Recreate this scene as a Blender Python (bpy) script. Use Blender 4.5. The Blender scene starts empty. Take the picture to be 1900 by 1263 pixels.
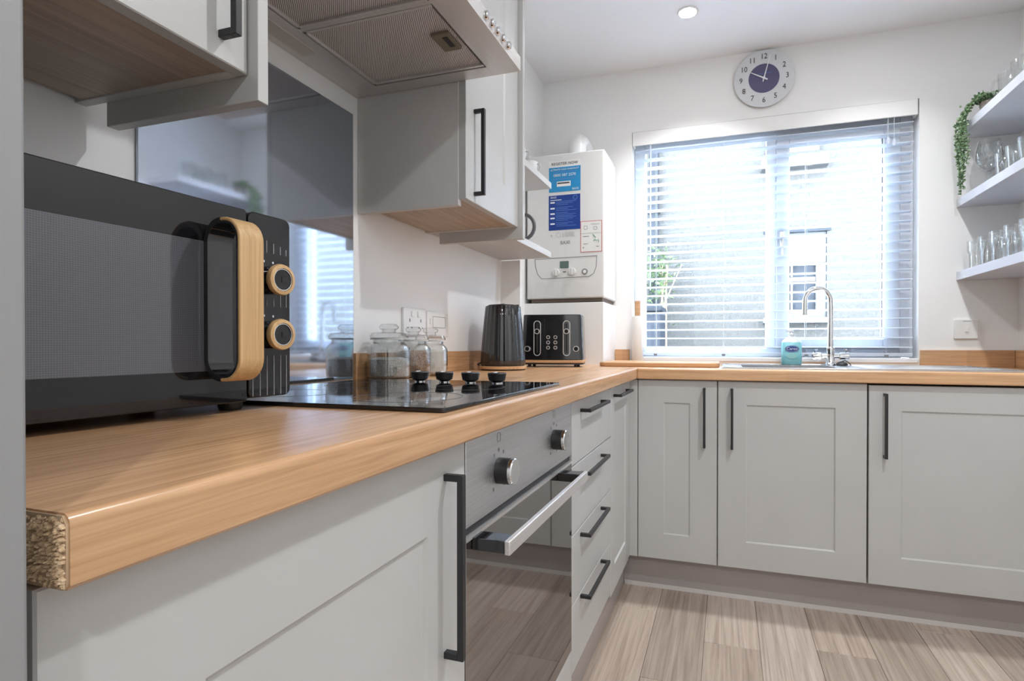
import bpy, bmesh, math, random
from mathutils import Vector, Matrix
random.seed(7)
R = math.radians
S = bpy.context.scene
COL = S.collection
# ------------------------------------------------------------------ camera
CAM = dict(x=0.9442, y=0.0195, z=1.0010, yaw=0.3152, pitch=-0.0068, roll=0.0001, f=1019.78, sx=65.55, sy=15.78)
cd = bpy.data.cameras.new('camera')
cam = bpy.data.objects.new('camera', cd); COL.objects.link(cam)
fw = Vector((-math.sin(CAM['yaw']) * math.cos(CAM['pitch']), math.cos(CAM['yaw']) * math.cos(CAM['pitch']), math.sin(CAM['pitch'])))
rt = Vector((math.cos(CAM['yaw']), math.sin(CAM['yaw']), 0)); up = rt.cross(fw)
cr, sr = math.cos(CAM['roll']), math.sin(CAM['roll'])
r2 = rt * cr + up * sr; u2 = up * cr - rt * sr
m = Matrix((r2, u2, -fw)).transposed().to_4x4(); m.translation = (CAM['x'], CAM['y'], CAM['z'])
cam.matrix_world = m
cd.sensor_fit = 'HORIZONTAL'; cd.sensor_width = 36; cd.lens = CAM['f'] / 1900 * 36
cd.shift_x = -CAM['sx'] / 1900; cd.shift_y = CAM['sy'] / 1900
cd.clip_start = 0.02
S.camera = cam
# ------------------------------------------------------------------ sky, exposure
W = bpy.data.worlds.new('overcast_sky'); S.world = W; W.use_nodes = True
bg = W.node_tree.nodes['Background']
bg.inputs[0].default_value = (0.82, 0.91, 1.0, 1); bg.inputs[1].default_value = 29.0
LAMP_W = 10.0
S.view_settings.view_transform = 'Standard'; S.view_settings.look = 'None'
S.view_settings.exposure = 0.74; S.view_settings.gamma = 1.0; S.view_settings.use_curve_mapping = False
try:
    S.cycles.max_bounces = 8; S.cycles.diffuse_bounces = 5; S.cycles.glossy_bounces = 4
    S.cycles.transmission_bounces = 6; S.cycles.transparent_max_bounces = 16
    S.cycles.use_adaptive_sampling = True; S.cycles.adaptive_threshold = 0.03
    S.cycles.caustics_reflective = False; S.cycles.caustics_refractive = False
    S.cycles.sample_clamp_indirect = 25.0
    S.cycles.use_denoising = True
except Exception:
    pass

# ------------------------------------------------------------------ dimensions (metres)
YW = 2.845      # back wall
XR = 2.115      # right wall
ZC = 2.41       # ceiling
YN = -1.7       # wall behind the camera
ZT, ZB = 0.908, 0.865   # worktop top and underside
XW, YF = 0.600, 2.247   # worktop front edges of the two runs
XD, YB = 0.5694, 2.269  # door fronts of the two runs
ZP = 0.137              # plinth height

# ------------------------------------------------------------------ materials
def lin(c):
    return tuple((x / 12.92 if x <= 0.04045 else ((x + 0.055) / 1.055) ** 2.4) for x in c)
def srgb(r, g, b): return lin((r / 255, g / 255, b / 255))
class NT:
    def __init__(s, name):
        s.m = bpy.data.materials.new(name); s.m.use_nodes = True
        s.t = s.m.node_tree; s.b = s.t.nodes['Principled BSDF']; s.out = s.t.nodes['Material Output']
    def n(s, typ, **kw):
        x = s.t.nodes.new(typ)
        for k, v in kw.items():
            if k.startswith('i_'):
                key = k[2:]; key = int(key) if key.isdigit() else key.replace('_', ' ')
                x.inputs[key].default_value = v
            else: setattr(x, k, v)
        return x
    def l(s, a, b): s.t.links.new(a, b)
    def set(s, **kw):
        for k, v in kw.items():
            key = k.replace('_', ' ')
            if key in s.b.inputs: s.b.inputs[key].default_value = v if not (isinstance(v, tuple) and len(v) == 3) else (*v, 1)
        return s
    def coords(s, scale=(1, 1, 1), kind='Object', rot=(0, 0, 0)):
        tc = s.n('ShaderNodeTexCoord'); mp = s.n('ShaderNodeMapping')
        mp.inputs['Scale'].default_value = scale; mp.inputs['Rotation'].default_value = rot
        s.l(tc.outputs[kind], mp.inputs[0]); return mp.outputs[0]
    def ramp(s, fac, stops):
        r = s.n('ShaderNodeValToRGB'); e = r.color_ramp.elements
        while len(e) < len(stops): e.new(0.5)
        for k, (p, c) in zip(e, stops): k.position = p; k.color = (*c, 1)
        s.l(fac, r.inputs[0]); return r.outputs[0]
    def noise(s, vec, scale=5, detail=4, rough=0.5, dist=0):
        n = s.n('ShaderNodeTexNoise'); n.inputs['Scale'].default_value = scale; n.inputs['Detail'].default_value = detail
        n.inputs['Roughness'].default_value = rough; n.inputs['Distortion'].default_value = dist
        s.l(vec, n.inputs['Vector']); return n.outputs['Fac']
    def mix(s, fac, a, b, mode='MIX'):
        x = s.n('ShaderNodeMix', data_type='RGBA', blend_type=mode)
        for sock, v in ((x.inputs[0], fac), (x.inputs[6], a), (x.inputs[7], b)):
            if isinstance(v, (int, float)): sock.default_value = v
            elif isinstance(v, tuple): sock.default_value = (*v, 1)
            else: s.l(v, sock)
        return x.outputs[2]
    def bump(s, h, strength=0.2, dist=0.001):
        b = s.n('ShaderNodeBump'); b.inputs['Strength'].default_value = strength; b.inputs['Distance'].default_value = dist
        s.l(h, b.inputs['Height']); s.l(b.outputs[0], s.b.inputs['Normal'])
def plain(name, col, rough=0.5, metal=0.0, var=0.03, scale=8, bump=0.0, bscale=300, **kw):
    t = NT(name); t.set(Roughness=rough, Metallic=metal, **kw)
    v = t.coords(); f = t.noise(v, scale, 3)
    a = tuple(max(0, c * (1 - var)) for c in col); b = tuple(min(1, c * (1 + var)) for c in col)
    t.l(t.ramp(f, [(0.3, a), (0.7, b)]), t.b.inputs['Base Color'])
    if bump: t.bump(t.noise(v, bscale, 3), bump, 0.0006)
    return t.m
def glow(name, col, strength):
    t = NT(name); t.set(Base_Color=col, Emission_Color=col, Emission_Strength=strength); return t.m
def clear(name, tint=(1, 1, 1), refl=1.0, ior=1.5, rough=0.0):
    """thin clear glass: see-through with a Fresnel reflection"""
    t = NT(name); t.t.nodes.remove(t.b)
    tr = t.n('ShaderNodeBsdfTransparent'); tr.inputs[0].default_value = (*tint, 1)
    gl = t.n('ShaderNodeBsdfGlossy'); gl.inputs['Roughness'].default_value = rough
    lw = t.n('ShaderNodeLayerWeight'); lw.inputs[0].default_value = 0.5
    pw = t.n('ShaderNodeMath', operation='POWER'); pw.inputs[1].default_value = 4.0
    f0 = ((ior - 1) / (ior + 1)) ** 2
    mu = t.n('ShaderNodeMath', operation='MULTIPLY_ADD'); mu.inputs[1].default_value = (1 - f0) * refl; mu.inputs[2].default_value = f0 * refl; mu.use_clamp = True
    t.l(lw.outputs['Facing'], pw.inputs[0])
    mx = t.n('ShaderNodeMixShader')
    t.l(pw.outputs[0], mu.inputs[0]); t.l(mu.outputs[0], mx.inputs[0]); t.l(tr.outputs[0], mx.inputs[1]); t.l(gl.outputs[0], mx.inputs[2])
    t.l(mx.outputs[0], t.out.inputs[0]); return t.m
def wood(name, light, mid, dark, axis='y', stave=0.0, fine=1.0, rough=0.4, contrast=1.0, per_object=False):
    """grain runs along axis; stave > 0 prints block staves of that width"""
    t = NT(name); t.set(Roughness=rough)
    lo, hi = 1.5 * fine, 60 * fine
    sc = {'x': (lo, hi, hi), 'y': (hi, lo, hi), 'z': (hi, hi, lo)}[axis]
    v = t.coords(sc); 
    if per_object:
        oi = t.n('ShaderNodeObjectInfo'); ad = t.n('ShaderNodeVectorMath', operation='ADD'); mu = t.n('ShaderNodeMath', operation='MULTIPLY'); mu.inputs[1].default_value = 40
        t.l(oi.outputs['Random'], mu.inputs[0]); t.l(v, ad.inputs[0]); t.l(mu.outputs[0], ad.inputs[1]); v = ad.outputs[0]
    f = t.noise(v, 2.0, 7, 0.62, 0.6)
    g = t.noise(v, 9.0, 4, 0.6, 0.2)
    c = t.ramp(f, [(0.28, dark), (0.5, mid), (0.72, light)])
    c = t.mix(0.30 * contrast, c, t.ramp(g, [(0.35, dark), (0.6, light)]), 'MULTIPLY') if contrast else c
    if stave:
        rot = {'y': (0, 0, R(90)), 'x': (0, 0, 0), 'z': (0, R(90), 0)}[axis]
        bv = t.coords((1, 1, 1), rot=rot)
        br = t.n('ShaderNodeTexBrick'); br.inputs['Scale'].default_value = 1; br.inputs['Brick Width'].default_value = 0.55; br.inputs['Row Height'].default_value = stave
        br.inputs['Mortar Size'].default_value = 0.0; br.inputs['Color1'].default_value = (0.80, 0.80, 0.80, 1); br.inputs['Color2'].default_value = (1.12, 1.12, 1.12, 1); br.inputs['Bias'].default_value = 0
        br.offset = 0.37
        t.l(bv, br.inputs['Vector']); c = t.mix(0.8, c, br.outputs['Color'], 'MULTIPLY')
    if per_object:
        oi = t.n('ShaderNodeObjectInfo'); rp = t.ramp(oi.outputs['Random'], [(0.0, (0.78, 0.76, 0.75)), (0.5, (1.0, 0.98, 0.96)), (1.0, (1.12, 1.13, 1.16))])
        c = t.mix(0.9, c, rp, 'MULTIPLY')
    t.l(c, t.b.inputs['Base Color']); t.bump(g, 0.12, 0.0006)
    return t.m
M = {}
M['wall'] = plain('wall_paint', (0.85, 0.85, 0.845), 0.6, var=0.02, scale=2, bump=0.05)
M['ceil'] = plain('ceiling_paint', (0.88, 0.88, 0.885), 0.7, var=0.015, scale=1.5)
M['door'] = plain('satin_grey_white_door', (0.51, 0.51, 0.50), 0.38, var=0.02, scale=5)
M['carc'] = plain('grey_carcass_board', (0.64, 0.625, 0.61), 0.5, var=0.03, scale=6)
M['under'] = wood('carcass_woodgrain', (0.60, 0.49, 0.40), (0.49, 0.395, 0.32), (0.35, 0.28, 0.22), 'y', rough=0.5, contrast=0.6)
M['plinth'] = plain('gloss_greige_plinth', (0.36, 0.325, 0.315), 0.25, var=0.02)
M['sealstrip'] = plain('pale_seal_strip', (0.60, 0.57, 0.55), 0.5)
M['top'] = wood('oak_block_laminate_y', (0.76, 0.50, 0.295), (0.65, 0.41, 0.23), (0.47, 0.275, 0.143), 'y', stave=0.095, rough=0.25, contrast=0.9)
M['topx'] = wood('oak_block_laminate_x', (0.76, 0.50, 0.295), (0.65, 0.41, 0.23), (0.47, 0.275, 0.143), 'x', stave=0.095, rough=0.25, contrast=0.9)
M['edge'] = wood('oak_block_edge', (0.60, 0.38, 0.21), (0.50, 0.30, 0.155), (0.40, 0.22, 0.11), 'y', rough=0.3, contrast=0.8)
M['black'] = plain('black_metal', (0.018, 0.018, 0.02), 0.4, metal=0.0, var=0.1)
M['blackgloss'] = plain('black_gloss_plastic', (0.008, 0.009, 0.012), 0.09, var=0.05, IOR=1.75)
M['blackglass'] = plain('black_mirror_glass', (0.010, 0.010, 0.012), 0.03, var=0.02, IOR=1.5)
M['ovenglass'] = plain('dark_oven_glass', (0.022, 0.018, 0.015), 0.03, var=0.02, IOR=4.0)
M['hobglass'] = plain('black_ceramic_glass', (0.008, 0.008, 0.010), 0.04, var=0.02, IOR=1.6)
def micwin():
    t = NT('dark_grey_mesh_window'); t.set(Roughness=0.06, IOR=1.55)
    vo = t.n('ShaderNodeTexVoronoi'); vo.inputs['Scale'].default_value = 420; vo.inputs['Randomness'].default_value = 0.0; t.l(t.coords(), vo.inputs['Vector'])
    t.l(t.ramp(vo.outputs['Distance'], [(0.25, (0.062, 0.066, 0.080)), (0.45, (0.125, 0.130, 0.150))]), t.b.inputs['Base Color']); return t.m
M['micglass'] = micwin()
M['splash'] = plain('blue_grey_back_painted_glass', (0.52, 0.58, 0.68), 0.05, metal=0.92, var=0.01)
M['chrome'] = plain('chrome', (0.78, 0.79, 0.80), 0.07, metal=1.0, var=0.01)
M['white'] = plain('white_plastic', (0.78, 0.78, 0.77), 0.3, var=0.01)
M['upvc'] = plain('white_upvc', (0.80, 0.82, 0.86), 0.35, var=0.01)
def slatm():
    t = NT('white_pvc_slat'); t.set(Roughness=0.4, Base_Color=(0.80, 0.84, 0.90))
    tr = t.n('ShaderNodeBsdfTranslucent'); tr.inputs[0].default_value = (0.80, 0.85, 0.92, 1); mx = t.n('ShaderNodeMixShader'); mx.inputs[0].default_value = 0.45
    t.l(t.b.outputs[0], mx.inputs[1]); t.l(tr.outputs[0], mx.inputs[2]); t.l(mx.outputs[0], t.out.inputs[0]); return t.m
M['slat'] = slatm()
M['enamel'] = plain('white_enamel_casing', (0.70, 0.70, 0.69), 0.3, var=0.01)
M['shelfw'] = plain('cool_white_shelf', (0.60, 0.61, 0.66), 0.4, var=0.01)
M['pine'] = wood('light_ash_wood', (0.72, 0.50, 0.27), (0.62, 0.41, 0.20), (0.48, 0.30, 0.13), 'z', rough=0.4, contrast=0.5, fine=1.6)
M['beech'] = wood('pale_beech_wood', (0.70, 0.46, 0.27), (0.60, 0.37, 0.20), (0.50, 0.29, 0.15), 'x', rough=0.45, contrast=0.4)
M['glass'] = clear('clear_glass', (0.965, 0.975, 0.975), 2.0)
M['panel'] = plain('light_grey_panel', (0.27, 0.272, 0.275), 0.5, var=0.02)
M['pane'] = clear('window_pane_glass', (0.93, 0.96, 0.98), 0.8)
M['floor'] = wood('grey_oak_plank', (0.62, 0.54, 0.475), (0.49, 0.41, 0.35), (0.30, 0.235, 0.19), 'y', rough=0.42, contrast=0.9, per_object=True, fine=0.55)
M['paper'] = plain('white_paper', (0.78, 0.78, 0.76), 0.6)
M['grey_print'] = plain('grey_print', (0.20, 0.20, 0.21), 0.6)
M['ink'] = plain('dark_ink', (0.03, 0.03, 0.04), 0.6)
M['whiteprint'] = plain('white_print', (0.75, 0.78, 0.82), 0.6)
M['skyblue'] = plain('sky_blue_sticker', srgb(38, 140, 196), 0.4)
M['navy'] = plain('navy_sticker', srgb(22, 60, 140), 0.4)
M['palebl'] = plain('pale_blue_print', srgb(90, 130, 200), 0.5)
M['red'] = plain('red_print', srgb(190, 70, 60), 0.5)
M['green'] = plain('green_print', srgb(60, 140, 100), 0.5)
M['lcd'] = plain('grey_green_lcd', srgb(92, 112, 108), 0.25)
def steel(name, col=(0.60, 0.59, 0.58), rough=0.36, axis='y', metal=1.0):
    t = NT(name); t.set(Metallic=metal, Roughness=rough)
    v = t.coords({'y': (400, 2, 400), 'x': (2, 400, 400)}[axis]); f = t.noise(v, 1.0, 3)
    t.l(t.ramp(f, [(0.3, tuple(c * 0.92 for c in col)), (0.7, tuple(c * 1.06 for c in col))]), t.b.inputs['Base Color'])
    w = t.coords((3, 3, 3)); g = t.noise(w, 2, 3)
    t.l(t.ramp(g, [(0.3, (rough * 0.85,) * 3), (0.7, (rough * 1.2,) * 3)]), t.b.inputs['Roughness'])
    return t.m
M['steel'] = steel('brushed_steel', (0.66, 0.64, 0.63), 0.38, metal=0.6)
M['satin'] = plain('satin_silver_trim', (0.66, 0.66, 0.66), 0.35, metal=0.4, var=0.01)
M['steelp'] = steel('brushed_steel_panel', (0.62, 0.62, 0.63), 0.45)
M['sinksteel'] = steel('polished_sink_steel', (0.62, 0.63, 0.64), 0.22, 'x')
def filt():
    t = NT('aluminium_filter_mesh'); t.set(Metallic=0.1, Roughness=0.4)
    v = t.coords((1, 1, 1), rot=(0, 0, R(-38)))
    w = t.n('ShaderNodeTexWave', wave_type='BANDS', bands_direction='X'); w.inputs['Scale'].default_value = 85; w.inputs['Distortion'].default_value = 0
    t.l(v, w.inputs['Vector'])
    t.l(t.ramp(w.outputs['Fac'], [(0.15, (0.30, 0.26, 0.25)), (0.6, (0.80, 0.75, 0.74))]), t.b.inputs['Base Color'])
    t.bump(w.outputs['Fac'], 0.6, 0.002); return t.m
M['filter'] = filt()
def chip():
    t = NT('raw_chipboard'); t.set(Roughness=0.9)
    v = t.coords((1, 1, 1)); f = t.noise(v, 180, 4, 0.6)
    t.l(t.ramp(f, [(0.3, (0.52, 0.36, 0.21)), (0.5, (0.74, 0.54, 0.34)), (0.7, (0.85, 0.68, 0.47))]), t.b.inputs['Base Color'])
    return t.m
M['chip'] = chip()
def pebble():
    t = NT('pebbledash_render'); t.set(Roughness=0.9, Specular_IOR_Level=0.0)
    v = t.coords(); a = t.noise(v, 46, 5, 0.75); b = t.noise(v, 1.2, 3)
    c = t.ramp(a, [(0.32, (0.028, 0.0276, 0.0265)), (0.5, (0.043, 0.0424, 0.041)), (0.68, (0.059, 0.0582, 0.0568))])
    t.l(t.mix(0.35, c, t.ramp(b, [(0.35, (0.72, 0.72, 0.74)), (0.65, (1, 1, 1))]), 'MULTIPLY'), t.b.inputs['Base Color'])
    t.bump(a, 0.6, 0.01); return t.m
M['pebble'] = pebble()
def leafm():
    t = NT('succulent_leaf'); t.set(Roughness=0.45)
    g = t.n('ShaderNodeNewGeometry')
    t.l(t.ramp(g.outputs['Random Per Island'], [(0.0, srgb(52, 86, 52)), (0.5, srgb(98, 130, 88)), (1.0, srgb(160, 182, 146))]), t.b.inputs['Base Color'])
    return t.m
M['leaf'] = leafm()

# ------------------------------------------------------------------ mesh helpers
ORG = {}
def thing(name, label, cat, loc=(0, 0, 0), rotz=0.0, group=None, kind=None):
    o = bpy.data.objects.new(name, None); COL.objects.link(o); o.empty_display_size = 0.05
    o.location = loc; o.rotation_euler = (0, 0, rotz)
    if kind: o['kind'] = kind
    else: o['label'] = label; o['category'] = cat
    if group: o['group'] = group
    ORG[o.name] = Vector(loc) if not rotz else Vector((0, 0, 0))
    return o
def tag(o, label, cat, group=None):
    o['label'] = label; o['category'] = cat
    if group: o['group'] = group
    return o
class MB:
    def __init__(s): s.v = []; s.f = []
    def add(s, vs, fs, mat=None):
        b = len(s.v)
        s.v += [tuple(mat @ Vector(p)) if mat else tuple(p) for p in vs]
        s.f += [tuple(i + b for i in f) for f in fs]; return s
    def box(s, x0, x1, y0, y1, z0, z1, mat=None):
        if x0 > x1: x0, x1 = x1, x0
        if y0 > y1: y0, y1 = y1, y0
        if z0 > z1: z0, z1 = z1, z0
        return s.add([(x0, y0, z0), (x1, y0, z0), (x1, y1, z0), (x0, y1, z0), (x0, y0, z1), (x1, y0, z1), (x1, y1, z1), (x0, y1, z1)],
                     [(0, 3, 2, 1), (4, 5, 6, 7), (0, 1, 5, 4), (1, 2, 6, 5), (2, 3, 7, 6), (3, 0, 4, 7)], mat)
    def prism(s, pts, axis, a0, a1, mat=None):
        n = len(pts)
        g = {'x': lambda a, p: (a, p[0], p[1]), 'y': lambda a, p: (p[0], a, p[1]), 'z': lambda a, p: (p[0], p[1], a)}[axis]
        return s.add([g(a0, p) for p in pts] + [g(a1, p) for p in pts],
                     [tuple(range(n)), tuple(range(2 * n - 1, n - 1, -1))] + [(i, (i + 1) % n, n + (i + 1) % n, n + i) for i in range(n)], mat)
    def strip(s, outer, inner, axis, a0, a1, closed=False, mat=None):
        """a flat band between two matching polylines, extruded along axis"""
        n = len(outer); g = {'x': lambda a, p: (a, p[0], p[1]), 'y': lambda a, p: (p[0], a, p[1]), 'z': lambda a, p: (p[0], p[1], a)}[axis]
        vs = [g(a, p) for a in (a0, a1) for pl in (outer, inner) for p in pl]
        O0, I0, O1, I1 = 0, n, 2 * n, 3 * n; fs = []
        for i in range(n if closed else n - 1):
            j = (i + 1) % n
            fs += [(O0 + i, O0 + j, O1 + j, O1 + i), (I0 + i, I1 + i, I1 + j, I0 + j), (O0 + i, I0 + i, I0 + j, O0 + j), (O1 + i, O1 + j, I1 + j, I1 + i)]
        if not closed:
            fs += [(O0, O1, I1, I0), (O0 + n - 1, I0 + n - 1, I1 + n - 1, O1 + n - 1)]
        return s.add(vs, fs, mat)
    def lathe(s, prof, c=(0, 0, 0), n=32, mat=None, flute=0.0, nf=0):
        vs = []; fs = []; rings = []
        for r, z in prof:
            if r <= 1e-6: rings.append([len(vs)]); vs.append((c[0], c[1], c[2] + z))
            else:
                rings.append(list(range(len(vs), len(vs) + n)))
                for i in range(n):
                    a = 2 * math.pi * i / n; q = r * (1 + flute * math.cos(nf * a)) if nf else r
                    vs.append((c[0] + q * math.cos(a), c[1] + q * math.sin(a), c[2] + z))
        for A, B in zip(rings[:-1], rings[1:]):
            for i in range(n):
                j = (i + 1) % n
                if len(A) == 1 and len(B) == 1: continue
                if len(A) == 1: fs.append((A[0], B[i], B[j]))
                elif len(B) == 1: fs.append((A[i], B[0], A[j]))
                else: fs.append((A[i], B[i], B[j], A[j]))
        return s.add(vs, fs, mat)
    def tube(s, pts, r, n=12, closed=False, mat=None):
        P = [Vector(p) for p in pts]; L = len(P); rad = r if isinstance(r, (list, tuple)) else [r] * L
        T = []
        for i in range(L):
            a = P[(i - 1) % L] if (closed or i) else P[i]; b = P[(i + 1) % L] if (closed or i < L - 1) else P[i]
            T.append((b - a).normalized())
        nr = T[0].orthogonal().normalized(); vs = []; fs = []
        for i in range(L):
            nr = (nr - T[i] * nr.dot(T[i])).normalized(); bn = T[i].cross(nr)
            for k in range(n):
                a = 2 * math.pi * k / n; vs.append(P[i] + (nr * math.cos(a) + bn * math.sin(a)) * rad[i])
        for i in range(L if closed else L - 1):
            j = (i + 1) % L
            for k in range(n):
                l = (k + 1) % n; fs.append((i * n + k, i * n + l, j * n + l, j * n + k))
        if not closed: fs += [tuple(range(n - 1, -1, -1)), tuple(range((L - 1) * n, L * n))]
        return s.add(vs, fs, mat)
    def build(s, name, mat, parent=None, bevel=0.0, seg=2, local=False, smooth=True, loc=None, kind=None, flat=False):
        me = bpy.data.meshes.new(name); off = Vector((0, 0, 0))
        if parent is not None and not local: off = ORG.get(parent.name, off)
        if loc is not None: off = Vector(loc)
        me.from_pydata([tuple(Vector(p) - off) for p in s.v], [], s.f); me.update()
        bm = bmesh.new(); bm.from_mesh(me); bmesh.ops.recalc_face_normals(bm, faces=bm.faces); bm.to_mesh(me); bm.free()
        if smooth and not flat:
            me.polygons.foreach_set('use_smooth', [True] * len(me.polygons)); me.set_sharp_from_angle(angle=R(38))
        o = bpy.data.objects.new(name, me); COL.objects.link(o)
        me.materials.append(M[mat] if isinstance(mat, str) else mat)
        if bevel:
            b = o.modifiers.new('bevel', 'BEVEL'); b.width = bevel; b.segments = seg; b.limit_method = 'ANGLE'; b.angle_limit = R(40)
        if parent is not None:
            o.parent = parent; ORG[o.name] = ORG.get(parent.name, Vector((0, 0, 0)))
        elif loc is not None: o.location = loc
        if kind: o['kind'] = kind
        return o
def axis_mat(origin, direction):
    """local +z -> direction"""
    d = Vector(direction).normalized(); q = Vector((0, 0, 1)).rotation_difference(d)
    return Matrix.Translation(origin) @ q.to_matrix().to_4x4()
def rrect(a0, a1, b0, b1, r, n=5):
    pts = []
    for ca, cb, st in ((a1 - r, b1 - r, 0), (a0 + r, b1 - r, 90), (a0 + r, b0 + r, 180), (a1 - r, b0 + r, 270)):
        for i in range(n + 1):
            t = R(st + 90 * i / n); pts.append((ca + r * math.cos(t), cb + r * math.sin(t)))
    return pts
def text(body, size, mat, parent, origin, right, upv, name='lettering', depth=0.0004, align='CENTER', sx=1.0, local=False):
    cu = bpy.data.curves.new(name, 'FONT'); cu.body = body; cu.size = size; cu.align_x = align; cu.align_y = 'CENTER'; cu.extrude = depth; cu.resolution_u = 2
    o = bpy.data.objects.new(name, cu); COL.objects.link(o)
    bpy.context.view_layer.update()
    me = bpy.data.meshes.new_from_object(o.evaluated_get(bpy.context.evaluated_depsgraph_get()))
    COL.objects.unlink(o); bpy.data.objects.remove(o); bpy.data.curves.remove(cu)
    r = Vector(right).normalized(); u = Vector(upv).normalized(); nn = r.cross(u)
    mt = Matrix((r, u, nn)).transposed().to_4x4(); mt.translation = Vector(origin) - (ORG.get(parent.name, Vector((0, 0, 0))) if parent and not local else Vector((0, 0, 0)))
    me.transform(mt @ Matrix.Diagonal((sx, 1, 1, 1)))
    me.name = name; me.materials.clear(); me.materials.append(M[mat])
    ob = bpy.data.objects.new(name, me); COL.objects.link(ob)
    if parent: ob.parent = parent; ORG[ob.name] = ORG.get(parent.name, Vector((0, 0, 0)))
    return ob
def dup(root, loc, label=None, group=None, rotz=None):
    r = root.copy(); COL.objects.link(r); r.location = loc
    if rotz is not None: r.rotation_euler = (0, 0, rotz)
    if label: r['label'] = label
    if group: r['group'] = group
    for ch in list(root.children):
        c = ch.copy(); COL.objects.link(c); c.parent = r
        for g in list(ch.children):
            d = g.copy(); COL.objects.link(d); d.parent = c
    return r
def struct(o):
    o['kind'] = 'structure'; return o
# ================================================================== THE ROOM
fl = struct(MB().box(-0.1, XR + 0.1, YN - 0.1, YW + 0.25, -0.10, -0.006).build('floor', 'floor'))
PW = 0.177
for k in range(-3, 7):
    x0 = 0.874 + k * PW; x1 = min(x0 + PW, XR); ph = [0.0, 0.52, 0.95, 0.31, 0.74, 0.13, 0.6, 0.42, 0.86, 0.22][k % 10]
    y = 1.943 - 1.2 * 4 - ph * 1.2
    if x1 - x0 < 0.02: continue
    while y < YB + 0.04:
        a, b = max(y, YN), min(y + 1.2, YB + 0.06)
        if b - a > 0.02:
            MB().box(x0 + 0.0004, x1 - 0.0004, a + 0.0004, b - 0.0004, -0.006, 0.0).build('plank', 'floor', fl, bevel=0.0009, seg=1)
        y += 1.2
struct(MB().box(-0.1, XR + 0.1, YN - 0.1, YW + 0.25, ZC, ZC + 0.1).build('ceiling', 'ceil'))
struct(MB().box(-0.1, 0, YN - 0.1, YW + 0.25, -0.1, ZC).build('wall_left', 'wall'))
struct(MB().box(XR, XR + 0.1, YN - 0.1, YW + 0.25, -0.1, ZC).build('wall_right', 'wall'))
struct(MB().box(0, XR, YN - 0.1, YN, -0.1, ZC).build('wall_front', 'wall'))
WX0, WX1, WZ0, WZ1 = 0.482, 1.752, 0.925, 2.092      # window opening
wb = MB()
wb.box(0, WX0, YW, YW + 0.25, -0.1, ZC); wb.box(WX1, XR, YW, YW + 0.25, -0.1, ZC)
wb.box(WX0, WX1, YW, YW + 0.25, -0.1, WZ0); wb.box(WX0, WX1, YW, YW + 0.25, WZ1, ZC)
struct(wb.build('wall_back', 'wall'))
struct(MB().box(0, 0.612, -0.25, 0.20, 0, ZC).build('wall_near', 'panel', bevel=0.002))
# boxing below the boiler and the narrow return beside it
bxg = MB().box(0.0, 0.394, 2.552, YW, ZT, 1.205)
struct(bxg.build('wall_boxing', 'plinth_panel' if 'plinth_panel' in M else 'wall'))
struct(MB().box(0.0, 0.088, 2.262, 2.286, ZT, 1.372).build('trim_1', 'wall'))

# ------------------------------------------------------------------ window
win = thing('window_1', '', '', (WX0, YW + 0.07, WZ0), kind='structure')
FY0, FY1 = YW + 0.075, YW + 0.14
fr = MB()
fr.box(WX0, WX0 + 0.055, FY0, FY1, WZ0 + 0.02, WZ1); fr.box(WX1 - 0.055, WX1, FY0, FY1, WZ0 + 0.02, WZ1)
fr.box(WX0 + 0.055, WX1 - 0.055, FY0, FY1, WZ0 + 0.02, WZ0 + 0.062); fr.box(WX0 + 0.055, WX1 - 0.055, FY0, FY1, WZ1 - 0.07, WZ1)
fr.box(1.128, 1.172, FY0, FY1, WZ0 + 0.062, WZ1 - 0.07)
fr.build('window_frame', 'upvc', win, bevel=0.004)
sa = MB()   # opening sash on the right
X0, X1, Z0, Z1 = 1.172, WX1 - 0.055, WZ0 + 0.062, WZ1 - 0.07
sa.box(X0, X0 + 0.06, FY0 - 0.012, FY1 - 0.01, Z0, Z1); sa.box(X1 - 0.066, X1, FY0 - 0.012, FY1 - 0.01, Z0, Z1)
sa.box(X0 + 0.06, X1 - 0.066, FY0 - 0.012, FY1 - 0.01, Z0, Z0 + 0.045); sa.box(X0 + 0.06, X1 - 0.066, FY0 - 0.012, FY1 - 0.01, Z1 - 0.05, Z1)
so = sa.build('sash', 'upvc', win, bevel=0.004)
hd = MB(); hd.box(1.188, 1.208, FY0 - 0.024, FY0 - 0.012, 1.47, 1.55); hd.box(1.192, 1.204, FY0 - 0.045, FY0 - 0.024, 1.52, 1.535); hd.box(1.193, 1.203, FY0 - 0.050, FY0 - 0.040, 1.43, 1.54)
hd.build('sash_handle', 'chrome', so, bevel=0.002)
gk = MB()
gk.box(WX0 + 0.055, 1.128, FY0 + 0.018, FY0 + 0.03, WZ1 - 0.0745, WZ1 - 0.07); gk.box(X0 + 0.06, X1 - 0.066, FY0 + 0.006, FY0 + 0.03, Z1 - 0.0545, Z1 - 0.05)
gk.box(X1 - 0.0705, X1 - 0.066, FY0 + 0.006, FY0 + 0.03, Z0 + 0.045, Z1 - 0.0545)
gk.build('gasket', 'grey_print', win)
MB().box(WX0 + 0.057, 1.126, FY0 + 0.024, FY0 + 0.028, WZ0 + 0.064, WZ1 - 0.072).build('pane', 'pane', win)
MB().box(X0 + 0.062, X1 - 0.068, FY0 + 0.024, FY0 + 0.028, Z0 + 0.047, Z1 - 0.052).build('pane', 'pane', win)
struct(MB().box(WX0, WX1, YW - 0.008, FY1, WZ0 - 0.004, WZ0 + 0.018).build('trim_2', 'upvc', bevel=0.004))
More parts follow.
